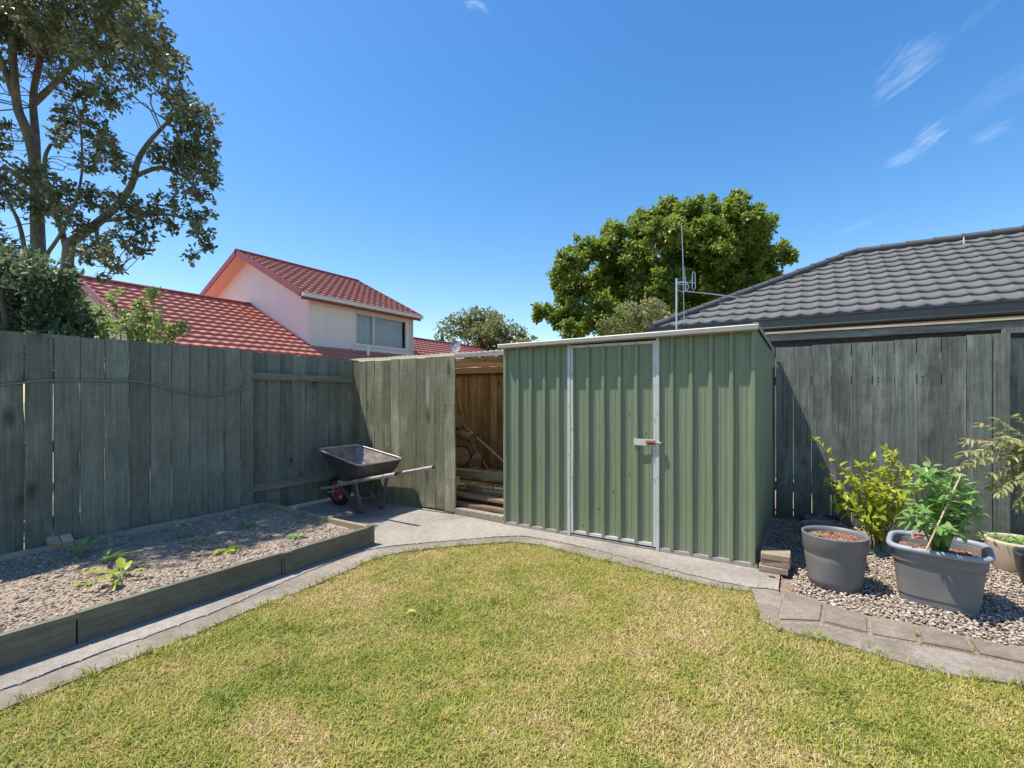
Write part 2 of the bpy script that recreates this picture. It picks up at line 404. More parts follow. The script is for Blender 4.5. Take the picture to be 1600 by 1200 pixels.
M['leaf_pohu'] = leaf_mat('broadleaf_dark_leaf', (.042, .062, .026), (.14, .175, .065), under=(.24, .245, .16), trans=.28, rough=.36, tip=(.34, .38, .26), tcol=(.26, .27, .05))
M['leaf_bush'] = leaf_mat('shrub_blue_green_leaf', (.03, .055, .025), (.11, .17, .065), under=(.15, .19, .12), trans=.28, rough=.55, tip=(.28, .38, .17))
M['leaf_shoot'] = leaf_mat('shrub_young_leaf', (.10, .17, .04), (.30, .40, .10), trans=.35, tip=(.42, .50, .18))
M['leaf_big'] = leaf_mat('maple_like_green_leaf', (.05, .09, .012), (.245, .32, .04), trans=.38, tip=(.40, .36, .14))
M['leaf_olive'] = leaf_mat('olive_green_leaf', (.09, .11, .03), (.26, .27, .09), trans=.25, tip=(.40, .38, .18))
M['leaf_lemon'] = leaf_mat('citrus_yellow_green_leaf', (.14, .25, .03), (.50, .55, .05), trans=.38, rough=.35, tip=(.72, .66, .14))
M['leaf_pepper'] = leaf_mat('fresh_green_leaf', (.10, .25, .06), (.30, .46, .14), trans=.35, rough=.35, tip=(.46, .58, .34))
M['leaf_nandina'] = leaf_mat('olive_pink_leaf', (.16, .21, .06), (.40, .40, .15), trans=.35, tip=(.55, .35, .26))
M['leaf_dark'] = leaf_mat('background_leaf', (.05, .09, .03), (.14, .2, .06), trans=.25)

M['pot_grey'] = plain('grey_plastic_pot', (.15, .145, .145), .5, 0, .06, 5, .12, 220, .4, dirt=(.27, .24, .21), dirt_amt=.45)
M['pot_trough'] = plain('speckled_grey_plastic', (.18, .172, .165), .6, 0, .05, 5, .35, 260, .35, dirt=(.28, .25, .22), dirt_amt=.45)
M['pot_rim'] = plain('blue_grey_plastic_rim', (.26, .29, .34), .5, 0, .06, 6, .1, 200, .4)
M['pot_blue'] = plain('glazed_dark_blue', (.02, .03, .09), .2, 0, .1)
M['pot_beige'] = plain('beige_stoneware', (.52, .42, .32), .8, 0, .15, 7, .2, 150, dirt=(.3, .22, .15))
M['pot_black'] = plain('charcoal_pot', (.045, .05, .055), .45, 0, .1)
M['black_rubber'] = plain('black_rubber', (.02, .02, .022), .8, 0, .15, 30, .2, 150)
M['red_plastic'] = plain('faded_red_rim', (.42, .07, .05), .55, 0, .2, 20)
def tray_mat():
    m, nt, b = newmat('worn_black_steel_tray'); pos = geo(nt)
    n1 = noise(nt, pos, 9, 6, .7, .8); n2 = noise(nt, pos, 30, 5, .7)
    c = ramp(nt, n1, [(.35, (.11, .105, .11)), (.46, (.19, .17, .165)), (.58, (.32, .25, .21)), (.72, (.48, .43, .40))])
    L(nt, c, b.inputs['Base Color']); b.inputs['Roughness'].default_value = .5; b.inputs['Metallic'].default_value = .25
    bump(nt, b, n2, .3, .003); return m
M['tray'] = tray_mat()
M['tray_out'] = plain('dark_steel_outside', (.075, .068, .066), .4, .3, .3, 12, .1, 60, dirt=(.16, .12, .1), dirt_amt=.5)
M['tray_rim'] = plain('worn_bright_rim', (.50, .43, .38), .4, .5, .25, 20)
M['barrow_tube'] = plain('scuffed_steel_tube', (.42, .38, .35), .5, .3, .4, 30, .2, 80, dirt=(.10, .09, .09), dirt_amt=.85)
M['barrow_leg'] = plain('dark_painted_leg', (.10, .10, .10), .5, .3, .35, 30, dirt=(.25, .2, .17), dirt_amt=.6)
M['block'] = wood_mat('sawn_block', (.35, .22, .12), (.6, .45, .3), axis='y', knots=False)

def painted(name, col, r=.6, sc=3, streak=True):
    m, nt, b = newmat(name); pos = geo(nt)
    n1 = noise(nt, mapping(nt, pos, (1, 1, .15) if streak else (1, 1, 1)), sc, 5, .6)
    c = mix(nt, n1, tuple(x*.9 for x in col), tuple(min(1, x*1.06) for x in col))
    L(nt, c, b.inputs['Base Color']); b.inputs['Roughness'].default_value = r
    bump(nt, b, noise(nt, pos, 40, 3), .1, .01); return m
M['wall_white'] = painted('white_render', (.78, .68, .64))  # white wall, tinted pink for light bounced off the red roof
M['wall_cream'] = painted('cream_render', (.62, .50, .34))
M['soffit_roof_bounce'] = painted('roof_bounce_soffit', (.72, .42, .32))  # pink is light reflected off the red roof, put into the soffit colour
M['soffit_brown'] = painted('brown_soffit', (.60, .42, .26))
M['soffit_brown_dark'] = wood_mat('dark_brown_board', (.05, .038, .03), (.14, .10, .075), axis='x', knots=False)
M['fascia_red'] = painted('maroon_fascia', (.22, .035, .035), .45)
M['fascia_dark'] = painted('charcoal_fascia', (.028, .033, .038), .35, 2)
M['gutter_white'] = painted('white_gutter', (.70, .66, .58), .4)
M['roof_red'] = plain('red_metal_tile', (.46, .165, .12), .42, 0, .16, 4, .25, 90, .5, dirt=(.36, .12, .09), dirt_amt=.5, cells=2.6)
M['roof_grey'] = plain('charcoal_chip_tile', (.125, .123, .118), .8, 0, .10, 3, .4, 260, .3, dirt=(.18, .175, .17), dirt_amt=.3, cells=4.0)
M['ridge_grey'] = plain('charcoal_ridge_cap', (.065, .065, .068), .65, 0, .12, 4, .2, 160)
M['ridge_red'] = plain('maroon_ridge_cap', (.20, .035, .04), .5, 0, .1)
def glass_mat():
    m, nt, b = newmat('window_glass'); nt.nodes.remove(b)
    gl = nt.nodes.new('ShaderNodeBsdfGlossy'); gl.inputs['Roughness'].default_value = .02; tr = nt.nodes.new('ShaderNodeBsdfTransparent'); tr.inputs[0].default_value = (.80, .86, .90, 1)
    fr = N(nt, 'ShaderNodeFresnel', IOR=1.5); ms = nt.nodes.new('ShaderNodeMixShader'); L(nt, fr.outputs[0], ms.inputs[0]); L(nt, tr.outputs[0], ms.inputs[1]); L(nt, gl.outputs[0], ms.inputs[2])
    L(nt, ms.outputs[0], nt.nodes['Material Output'].inputs[0]); return m
M['glass'] = glass_mat()
def curtain_mat():
    m, nt, b = newmat('pale_curtain'); pos = geo(nt)
    n = noise(nt, pos, 3, 2); L(nt, mix(nt, n, (.80, .79, .80), (.88, .87, .88)), b.inputs['Base Color']); b.inputs['Roughness'].default_value = .9; return m
M['curtain'] = curtain_mat()
def poly_mat():
    m, nt, b = newmat('corrugated_plastic_sheet'); pos = geo(nt)
    n = noise(nt, pos, 6, 5, .7); c = ramp(nt, n, [(.35, (.75, .66, .50)), (.6, (.9, .86, .76))])
    L(nt, c, b.inputs['Base Color']); b.inputs['Roughness'].default_value = .5
    tr = nt.nodes.new('ShaderNodeBsdfTranslucent'); L(nt, mix(nt, .5, c, (.95, .78, .45)), tr.inputs[0])
    ms = nt.nodes.new('ShaderNodeMixShader'); ms.inputs[0].default_value = .32
    L(nt, b.outputs[0], ms.inputs[1]); L(nt, tr.outputs[0], ms.inputs[2]); L(nt, ms.outputs[0], nt.nodes['Material Output'].inputs[0]); return m
M['poly'] = poly_mat()
M['hose'] = plain('grey_green_hose', (.16, .19, .19), .5, 0, .15)
M['dish'] = plain('grey_dish', (.30, .29, .31), .6, 0, .06)
M['mesh_green'] = plain('green_plastic_mesh', (.10, .30, .20), .5, 0, .1)
M['tag_white'] = plain('white_plant_tag', (.8, .8, .8), .5, 0, .04)
M['tag_red'] = plain('red_print', (.7, .05, .03), .5, 0, .05)
M['bamboo'] = wood_mat('bamboo_stake', (.45, .30, .15), (.7, .55, .35), knots=False)
M['log_end'] = wood_mat('log_end_grain', (.24, .15, .09), (.42, .30, .21), axis='x', knots=False)
M['felt'] = plain('white_vent', (.8, .8, .78), .5)

# ------------------------------------------------------------------ SETTING: ground
def polysheet(name, pts, z, mat, skirt=.06, jit=0.0):
    """horizontal sheet with a real edge thickness"""
    n = len(pts); me = bpy.data.meshes.new(name)
    vs = [(p[0], p[1], z) for p in pts]+[(p[0], p[1], z-skirt) for p in pts]
    fs = [tuple(range(n))]+[(i, (i+1) % n, n+(i+1) % n, n+i) for i in range(n)]
    me.from_pydata(vs, [], fs); me.update(); me.materials.append(mat)
    bm = bmesh.new(); bm.from_mesh(me); bmesh.ops.recalc_face_normals(bm, faces=bm.faces[:]); bm.to_mesh(me); bm.free()
    o = bpy.data.objects.new(name, me); C.objects.link(o); return o
def dens(pts, step=.08, jit=.006):
    out = []
    for i in range(len(pts)-1):
        a = Vector(pts[i][:2]); b = Vector(pts[i+1][:2]); n = max(1, int((b-a).length/step))
        for k in range(n):
            p = a.lerp(b, k/n); out.append((p.x+random.uniform(-jit, jit), p.y+random.uniform(-jit, jit)))
    out.append(tuple(pts[-1][:2])); return out
def smooth_pts(pts, it=2):
    pts = [Vector(p[:2]) for p in pts]
    for _ in range(it):
        q = [pts[0]]
        for i in range(len(pts)-1):
            q.append(pts[i].lerp(pts[i+1], .25)); q.append(pts[i].lerp(pts[i+1], .75))
        q.append(pts[-1]); pts = q
    return [tuple(p) for p in pts]

gr = np_obj('ground', [(-120, -120, -.06), (120, -120, -.06), (120, 120, -.06), (-120, 120, -.06)], [(0, 1, 2, 3)], M['far_ground'])
setp(gr, kind='structure')

edge_px = [(0, 1108), (76, 1076), (136, 1054), (196, 1030), (300, 992), (372, 958), (448, 930), (502, 908), (548, 888), (580, 872), (620, 862), (660, 857), (728, 850), (820, 844), (910, 866), (986, 883), (1039, 897), (1130, 918), (1176, 922)]
lawn_edge_a = smooth_pts([(2.20, -9.0), (2.19, -5.0)] + [tuple(gnd(*p)[:2]) for p in edge_px], 1)
edge_px2 = [(1183, 955), (1215, 983), (1320, 1004), (1390, 1028), (1460, 1046), (1530, 1060), (1600, 1068)]
lawn_edge_b = smooth_pts([tuple(gnd(*p)[:2]) for p in edge_px2] + [(7.2, -1.0), (9.5, -.95)], 1)
lawn_edge = dens(lawn_edge_a, .05, .008)+dens(lawn_edge_b, .05, .008)
lawn_poly = lawn_edge+[(9.5, -9.0)]
lawn = polysheet('lawn', lawn_poly, -.022, M['lawn'], .03); setp(lawn, kind='structure')

seam_px = [(0, 1078), (120, 1032), (256, 984), (344, 952), (450, 905), (530, 872), (586, 855), (690, 845), (804, 836), (829, 838), (920, 855), (990, 874), (1070, 895), (1150, 914), (1216, 921)]
seam = [(2.02, -9.0), (2.03, -5.0)]+[tuple(gnd(*p)[:2]) for p in seam_px]
seam = smooth_pts(seam, 1)
seam_d = dens(seam, .06, .006)
# main slab: from seam back under the shed and to the fences
pad = seam_d+[tuple(gnd(1219, 896)[:2]), (4.87, .10), (4.67, .10), (4.67, 1.5), (2.2, 1.5), (2.2, .12), (-.03, .12), (-.03, -9.0)]
path = polysheet('path', pad, 0.0, M['concrete'], .05); setp(path, kind='structure')
# mowing strip between seam and lawn
vn1 = np.convolve(np.random.default_rng(5).random(420), np.ones(5)/5, 'same'); vn1 = np.clip((vn1-.35)*2.6, 0, 1)
def offset(pts, d):
    out = []
    for i, p in enumerate(pts):
        d = .001+.011*float(vn1[i % 400])
        a = Vector(pts[max(i-1, 0)]); b = Vector(pts[min(i+1, len(pts)-1)]); t = (b-a).normalized(); nrm = Vector((t.y, -t.x))
        out.append((p[0]+nrm.x*d, p[1]+nrm.y*d))
    return out
sp = offset(seam_d, .006)
strip_pts = sp+[tuple(gnd(1222, 935)[:2])]+[tuple(gnd(1212, 975)[:2])]+[tuple(gnd(1192, 968)[:2])]+[tuple(p) for p in reversed(dens(lawn_edge_a, .06, .004))]
strip = polysheet('mowing_strip', strip_pts, -.006, M['strip'], .05); setp(strip, kind='structure')
# concrete strip below the pavers
pv_bot = [(1212, 975), (1283, 974), (1358, 993), (1437, 1007), (1526, 1024), (1600, 1040)]
pv_bot_w = [tuple(gnd(*p)[:2]) for p in pv_bot]+[(7.2, -.80), (9.5, -.78)]
strip2 = polysheet('kerb_strip', dens(lawn_edge_b, .06, .004)+list(reversed(dens(smooth_pts(pv_bot_w, 1), .08, .003))), -.004, M['strip'], .05); setp(strip2, kind='structure')
# bedding under pavers and gravel
bed = polysheet('gravel_base', [(4.66, -.95), (9.5, -.95), (9.5, 2.4), (4.3, 2.4), (4.3, 1.5), (4.66, -.02)], -.026, soil_mat('gravel_dirt', (.12, .08, .05), (.28, .20, .14), (.42, .33, .25)), .03)
setp(bed, kind='structure')
js = polysheet('joint_sand', [tuple(gnd(1224, 918)[:2]), tuple(gnd(1208, 974)[:2])]+[(p[0], p[1]-.02) for p in pv_bot_w[1:]]+[(9.5, -.5), (6.6, -.5)]+[tuple(gnd(*p)[:2]) for p in ((1600, 1008), (1432, 971), (1295, 941))], -.009, soil_mat('sandy_joint_fill', (.16, .10, .06), (.34, .25, .17), (.5, .42, .32), 1.5), .02); setp(js, kind='structure')
# pavers
pv_top = [(1224, 920), (1295, 944), (1355, 962), (1432, 974), (1507, 994), (1600, 1012)]
joints_t = [gnd(1226, 922), gnd(1288, 942), gnd(1356, 962), gnd(1430, 975), gnd(1509, 995)]
joints_b = [gnd(1214, 968), gnd(1284, 971), gnd(1359, 990), gnd(1438, 1004), gnd(1528, 1021)]
d_t = joints_t[-1]-joints_t[-2]; d_b = joints_b[-1]-joints_b[-2]
for k in range(1, 9):
    joints_t.append(joints_t[4]+Vector((.235*k, .004*k, 0))); joints_b.append(joints_b[4]+Vector((.235*k, .006*k, 0)))
names_p = ['first paving slab beside the corner of the concrete pad, below the brick stack', 'paving slab in front of the round grey pot', 'paving slab between the round grey pot and the grey trough', 'paving slab straight in front of the grey trough', 'paving slab just right of the grey trough', 'paving slab at the right edge of the photo']
for i in range(9):
    a, b_, c_, d_ = joints_t[i], joints_t[i+1], joints_b[i+1], joints_b[i]
    m = (a+b_+c_+d_)/4; z = random.uniform(-.006, -.001)
    if i == 0: pass
    q = [m+(p-m)*(1-.045) for p in (a, b_, c_, d_)]
    bm = bmesh.new()
    vt = [bm.verts.new((p.x, p.y, z+.004)) for p in q]; vb = [bm.verts.new((p.x, p.y, z-.05)) for p in q]
    bm.faces.new(vt); bm.faces.new(vb[::-1])
    for k in range(4): bm.faces.new((vt[k], vb[k], vb[(k+1) % 4], vt[(k+1) % 4]))
    bmesh.ops.recalc_face_normals(bm, faces=bm.faces[:])
    bmesh.ops.bevel(bm, geom=[e for e in bm.edges if all(v in vt for v in e.verts)], offset=.008, segments=2, affect='EDGES')
    me = bpy.data.meshes.new('paving_slab')
    for v in bm.verts: v.co -= m
    bm.to_mesh(me); bm.free(); me.materials.append(M['paver'])
    if m.x > 6.6: bpy.data.meshes.remove(me); continue
    o = bpy.data.objects.new('paving_slab', me); C.objects.link(o); o.location = m
    setp(o, names_p[min(i, 5)], 'paving slab', 'paving slabs edging the gravel')

# ---------------------------------------------------------------- scatter helpers
def inside(P, poly):
    x = P[:, 0]; y = P[:, 1]; r = np.zeros(len(P), bool); n = len(poly)
    px = np.array([p[0] for p in poly]); py = np.array([p[1] for p in poly]); j = n-1
    for i in range(n):
        c = ((py[i] > y) != (py[j] > y)) & (x < (px[j]-px[i])*(y-py[i])/(py[j]-py[i]+1e-12)+px[i]); r ^= c; j = i
    return r
def vnoise(P, s, seed=0):
    """cheap smooth value noise for patch masks"""
    g_ = np.random.default_rng(seed).random((64, 64)); x = P[:, 0]*s+17.3; y = P[:, 1]*s+9.1
    xi = np.floor(x).astype(int); yi = np.floor(y).astype(int); fx = x-xi; fy = y-yi
    fx = fx*fx*(3-2*fx); fy = fy*fy*(3-2*fy)
    def q(a, b): return g_[a % 64, b % 64]
    return (q(xi, yi)*(1-fx)+q(xi+1, yi)*fx)*(1-fy)+(q(xi, yi+1)*(1-fx)+q(xi+1, yi+1)*fx)*fy
def to_cam(P):
    d = P[:, :2]-np.array(CAM)[:2]
    return d@np.array(RGT)[:2], d@np.array(FWD)[:2]

# grass blades
def make_grass():
    N0 = 2100000
    P = np.column_stack([RNG.uniform(1.9, 8.2, N0), RNG.uniform(-6.2, -.35, N0)])
    xr, t = to_cam(P)
    near = (t > .9) & (np.abs(xr) < t*1.22+.5)
    keep = near & (RNG.random(N0) < np.clip(1.15-.14*t, .5, 1.0)*.80)
    P = P[keep]; P = P[inside(P, lawn_poly)]
    # thin out bare places
    bare = vnoise(P, 2.3, 3)*.6+vnoise(P, 7, 4)*.4
    P = P[RNG.random(len(P)) < np.clip(1.55-bare*1.2, .3, 1)]
    n = len(P)
    spot = np.clip((vnoise(P, 2.4, 77)-.66)*5, 0, 1)*.22*vnoise(P, 9, 78)
    dry = spot+.30*vnoise(P, 1.1, 5)+.38*vnoise(P, 3.7, 6)+.32*vnoise(P, 13, 8)
    xr, t = to_cam(P)
    hgt = RNG.uniform(.007, .021, n)*(1.3-.5*dry); an = RNG.uniform(0, 2*np.pi, n)
    tuft = vnoise(P, 9, 12) > .84; hgt[tuft] *= 1.5
    lean = RNG.uniform(.4, 2.0, n)*hgt; wd = RNG.uniform(.0012, .0026, n)
    wa = an+np.pi/2+RNG.uniform(-.5, .5, n)
    base = np.column_stack([P, np.full(n, -.022)])
    sd = np.column_stack([np.cos(wa)*wd, np.sin(wa)*wd, np.zeros(n)])
    dr = np.column_stack([np.cos(an), np.sin(an), np.zeros(n)])
    midp = base+dr*(lean*.35)[:, None]+np.array([0, 0, 1])*(hgt*.65)[:, None]
    tip = base+dr*lean[:, None]+np.array([0, 0, 1])*(hgt*RNG.uniform(.75, 1.05, n))[:, None]
    V = np.stack([base-sd, base+sd, midp+sd*.8, midp-sd*.8, tip], 1).reshape(-1, 3)
    i = np.arange(n)*5
    Fq = np.concatenate([np.stack([i, i+1, i+2], 1), np.stack([i, i+2, i+3], 1), np.stack([i+3, i+2, i+4], 1)])
    lv = np.clip(-.04+.98*dry+.05+RNG.normal(0, .23, n), 0, 1)
    o = np_obj('grass', V, Fq, M['grass'], loc=(4.5, -2.5, 0), attrs={'lv': np.tile(lv, 3)})
    setp(o, kind='stuff')
make_grass()
def make_clover():
    n = 60000; P = np.column_stack([RNG.uniform(1.9, 8.2, n), RNG.uniform(-6.2, -.35, n)])
    P = P[inside(P, lawn_poly)]; P = P[vnoise(P, 4.3, 41)*.6+vnoise(P, 11, 42)*.4 > .50]; n = len(P)
    B = np.column_stack([P, RNG.uniform(-.014, .0, n)]); an = RNG.uniform(0, 6.28, n)
    D = np.column_stack([np.cos(an), np.sin(an), RNG.normal(.1, .25, n)]); D /= np.linalg.norm(D, axis=1)[:, None]
    U = np.column_stack([RNG.normal(0, .3, n), RNG.normal(0, .3, n), np.ones(n)])
    Ls = RNG.uniform(.006, .013, n); V, Fc = leaf_cards(B, D, U, Ls, Ls*RNG.uniform(.4, .8, n))
    o = np_obj('clover', V, Fc, M['grass'], loc=(4.5, -2.5, 0), attrs={'lv': np.tile(np.clip(RNG.normal(.12, .12, n), 0, 1), 4)}); setp(o, kind='stuff')

# tufts of longer grass along the lawn edge
def make_edge_tufts():
    Vs = []; Fs = []; lv = []; b = 0
    pts = [(p, 0) for p in dens(lawn_edge_a, .02, .016)+dens(lawn_edge_b, .02, .016)]+[(p, 1) for p in seam_d[::3]+[tuple(j.lerp(k, random.random())[:2]) for j, k in zip(joints_t[:6], joints_b[:6]) for _ in range(4)]]
    for p, sm in pts:
        if sm and random.random() < .8: continue
        if p[1] < -4.2 or p[0] > 7: continue
        k = random.random(); nb = 2 if k < .6 else (8 if k < .93 else 22)
        for _ in range(nb):
            sg = .005 if sm else .02; x = p[0]+random.gauss(0, sg); y = p[1]+random.gauss(0, sg); h = random.uniform(.01, .02) if sm else random.uniform(.015, .035 if nb < 22 else .045)
            an = random.uniform(0, 6.28); wa = an+1.57; w = random.uniform(.0015, .003); l = h*random.uniform(.4, 1.2)
            bx = Vector((x, y, -.01)); d = Vector((math.cos(an), math.sin(an), 0)); s = Vector((math.cos(wa), math.sin(wa), 0))*w
            m = bx+d*l*.35+Vector((0, 0, h*.65)); t = bx+d*l+Vector((0, 0, h))
            Vs += [bx-s, bx+s, m+s*.8, m-s*.8, t]; Fs += [(b, b+1, b+2), (b, b+2, b+3), (b+3, b+2, b+4)]; b += 5
            q = min(1, max(0, random.gauss(.28, .16))); lv += [q]*3
    o = np_obj('edge_grass', [tuple(v) for v in Vs], Fs, M['grass'], loc=(4.5, -2.5, 0), attrs={'lv': lv}); setp(o, kind='stuff')
make_edge_tufts()

# pebbles / chips: squashed low-poly stones joined into one stuff mesh
def ico():
    bm = bmesh.new(); bmesh.ops.create_icosphere(bm, subdivisions=1, radius=1)
    V = np.array([v.co[:] for v in bm.verts]); Fc = np.array([[v.index for v in f.verts] for f in bm.faces]); bm.free(); return V, Fc
IV, IF = ico()
def stones(name, P, size, flat, mat, smooth=True, tone=None):
    n = len(P); nv = len(IV)
    S = size[:, None]*np.column_stack([RNG.uniform(.75, 1.3, n), RNG.uniform(.55, 1.0, n), RNG.uniform(*flat, n)])
    an = RNG.uniform(0, 2*np.pi, n); tl = RNG.normal(0, .3, n)
    V = IV[None]*(1+RNG.normal(0, .13, (n, nv, 1)))*S[:, None, :]
    # tilt about x then spin about z
    c, s = np.cos(tl)[:, None], np.sin(tl)[:, None]
    y = V[..., 1]*c-V[..., 2]*s; z = V[..., 1]*s+V[..., 2]*c
    c, s = np.cos(an)[:, None], np.sin(an)[:, None]
    x2 = V[..., 0]*c-y*s; y2 = V[..., 0]*s+y*c
    V = np.stack([x2, y2, z], -1)+P[:, None, :]
    Fc = (IF[None]+(np.arange(n)*nv)[:, None, None]).reshape(-1, 3)
    lv = np.repeat(np.clip(RNG.normal(.5, .22, n) if tone is None else tone, 0, 1), len(IF))
    return np_obj(name, V.reshape(-1, 3), Fc, mat, loc=tuple(P.mean(0)), attrs={'lv': lv}, smooth=smooth)
def poisson_like(n, x0, x1, y0, y1, cell):
    nx = int((x1-x0)/cell); ny = int((y1-y0)/cell)
    X, Y = np.meshgrid(np.arange(nx), np.arange(ny)); P = np.column_stack([X.ravel(), Y.ravel()]).astype(float)
    P += RNG.uniform(-.55, .55, P.shape); return P*cell+np.array([x0, y0])
P1 = poisson_like(0, 4.66, 7.4, -.8, 1.9, .0185); P2 = poisson_like(0, 4.66, 7.4, -.8, 1.9, .023)
gz = []
pvt = [Vector(p[:2]) for p in joints_t]
for P_, zz in ((P1, -.012), (P2, .002)):
    lim = np.interp(P_[:, 0], [p.x for p in pvt], [p.y for p in pvt])
    k = (P_[:, 1] > lim+.015+.02*RNG.random(len(P_))) & ~((P_[:, 0] < 4.89) & (P_[:, 1] < .11))
    Q = P_[k]; gz.append(np.column_stack([Q, np.full(len(Q), zz)+RNG.uniform(-.004, .005, len(Q))]))
PP = np.vstack(gz)
o = stones('gravel', PP, RNG.uniform(.006, .0125, len(PP))*np.where(RNG.random(len(PP)) < .12, 1.5, 1.0), (.3, .55), M['pebble']); setp(o, kind='stuff')
# few loose stones on the path and strip
LP = []
for _ in range(900):
    i = random.randrange(8, len(seam_d)); LP.append((seam_d[i][0]+random.gauss(0, .006), seam_d[i][1]+random.gauss(0, .006), -.002))
for _ in range(160):
    px = random.uniform(560, 1580); pt = random.choice([lawn_edge_a[random.randrange(10, len(lawn_edge_a))], (gnd(random.uniform(1210, 1300), random.uniform(905, 925))[:2])])
    LP.append((pt[0]+random.gauss(0, .05), pt[1]+abs(random.gauss(0, .07)), .003))
LP = np.array(LP); o = stones('loose_grit', LP, RNG.uniform(.003, .007, len(LP)), (.5, .7), M['pebble']); setp(o, kind='stuff')

# ------------------------------------------------------------------ RAISED BED
BX0, BX1, BY1, BY0 = .06, 1.775, -1.22, -6.6
root = thing('raised_garden_bed', 'long low raised bed edged with dark green planks along the left fence', 'garden bed', (1.0, -3.4, 0))
ys = [on_x(440, 868, BX1).y, on_x(120, 950, BX1).y]
ysn = [BY1, ys[0], ys[1], ys[1]-1.35, BY0]
for i in range(4):
    mb = MB(); a, b_ = ysn[i], ysn[i+1]
    mb.board((BX1-.02, a-(.045 if i == 0 else .004), .08), (BX1-.02, b_+.004, .08), (0, 0, 1), .163+random.uniform(-.004, .004), .04, seg=10, jit=.0022)
    mb.build('long_plank', M['plank_y'], root)
mb = MB(); mb.box(BX1-.045, BX1+.004, BY1-.044, BY1+.006, 0, .168); mb.build('corner_post', M['plank_y'], root)
mb = MB(); mb.box(BX1, BX1+.014, ys[0]+.02, ys[0]+.075, .001, .158); mb.build('joint_cover', M['plank_y'], root)
yj = on_x(370, 797, BX0).y
for a, b_, h in ((BY1-.02, yj, .165), (yj-.01, -4.3, .155), (-4.31, BY0, .16)):
    mb = MB(); mb.board((BX0+.02, a, h/2), (BX0+.02, b_, h/2), (0, 0, 1), h, .04, seg=8, jit=.004); mb.build('back_plank', M['plank_y_grey'], root)
for a, b_, h in ((BX0+.045, .55, .165), (.553, 1.05, .155), (1.053, BX1-.047, .16)):
    mb = MB(); mb.board((a, BY1-.02, h/2), (b_, BY1-.02, h/2), (0, 0, 1), h, .04, seg=5, jit=.004); mb.build('end_plank', M['plank_x'], root)
# soil surface
nx, ny = 70, 210
xs = np.linspace(BX0+.03, BX1-.035, nx); yy = np.linspace(BY0, BY1-.03, ny)
X, Y = np.meshgrid(xs, yy); P_ = np.column_stack([X.ravel(), Y.ravel()])
Z = .115+.03*(vnoise(P_, 1.6, 21)-.5)+.022*(vnoise(P_, 6, 22)-.5)+.012*(vnoise(P_, 19, 23)-.5)+RNG.normal(0, .0015, len(P_))
V = np.column_stack([P_, Z]); idx = np.arange(nx*ny).reshape(ny, nx)
Fc = np.stack([idx[:-1, :-1], idx[:-1, 1:], idx[1:, 1:], idx[1:, :-1]], -1).reshape(-1, 4)
o = np_obj('soil', V, Fc, M['soil'], loc=(1, -3.4, .1), smooth=True); setp(o, kind='stuff')
def soilz(P_): return .115+.03*(vnoise(P_, 1.6, 21)-.5)+.022*(vnoise(P_, 6, 22)-.5)+.012*(vnoise(P_, 19, 23)-.5)
Q = poisson_like(0, BX0+.06, BX1-.06, -4.6, BY1-.06, .021); dn = vnoise(Q, 1.3, 33)*.5+np.clip((Q[:, 0]-.6)/1.2, 0, 1)*.6
Q = Q[RNG.random(len(Q)) < np.clip(dn*1.5-.1, .15, 1)]
Q3 = np.column_stack([Q, soilz(Q)+.002]); o = stones('bark_chips', Q3, RNG.uniform(.004, .014, len(Q3))**1.0, (.22, .5), M['chips'], False); setp(o, kind='stuff')

Q = np.column_stack([RNG.uniform(BX0+.1, BX1-.1, 420), RNG.uniform(-4.5, BY1-.1, 420)]); Q3 = np.column_stack([Q, soilz(Q)+.003])
o = stones('clods', Q3, RNG.uniform(.01, .026, len(Q3)), (.4, .8), M['chips'], False, tone=RNG.uniform(.1, .75, len(Q3))); setp(o, kind='stuff')
# ------------------------------------------------------------------ leaves
def leaf_cards(P, D, U, Ls, Ws):
    """simple folded 2-triangle leaves, vectorised"""
    n = len(P); S = np.cross(D, U); S /= np.linalg.norm(S, axis=1)[:, None]+1e-9; U = np.cross(S, D)
    def q(t, w): return P+D*(Ls*t)[:, None]+S*(Ws*w)[:, None]+U*(Ws*(.22 if w else 0)-Ls*.10*t*t)[:, None]
    V = np.stack([P, q(.32, .46), q(.70, .40), q(1.0, 0), q(.70, -.40), q(.32, -.46)], 1).reshape(-1, 3); i = np.arange(n)*6
    return V, np.concatenate([np.stack([i, i+1, i+5], 1), np.stack([i+1, i+2, i+4], 1), np.stack([i+1, i+4, i+5], 1), np.stack([i+2, i+3, i+4], 1)])
def leaf_full(P, D, U, Ls, Ws, curl):
    n = len(P); S = np.cross(D, U); S /= np.linalg.norm(S, axis=1)[:, None]+1e-9; U = np.cross(S, D)
    st = [(0, 0), (.28, .9), (.62, .85), (1, 0)]; vs = []
    def cpos(s): return P+D*(Ls*s)[:, None]-U*(curl*Ls*s*s)[:, None]
    vs.append(cpos(0))
    for s, w in st[1:3]:
        c = cpos(s); o_ = S*(Ws/2*w)[:, None]; f = U*(Ws*.18*w)[:, None]
        vs += [c-o_+f, c, c+o_+f]
    vs.append(cpos(1)); V = np.stack(vs, 1).reshape(-1, 3); i = np.arange(n)[:, None]*8
    T = np.array([(0, 1, 2), (0, 2, 3), (1, 4, 5), (1, 5, 2), (2, 5, 6), (2, 6, 3), (4, 7, 5), (5, 7, 6)])
    Fc = (T[None]+i[:, None]).reshape(-1, 3); return V, Fc
def unit(A): return A/(np.linalg.norm(A, axis=-1, keepdims=True)+1e-9)
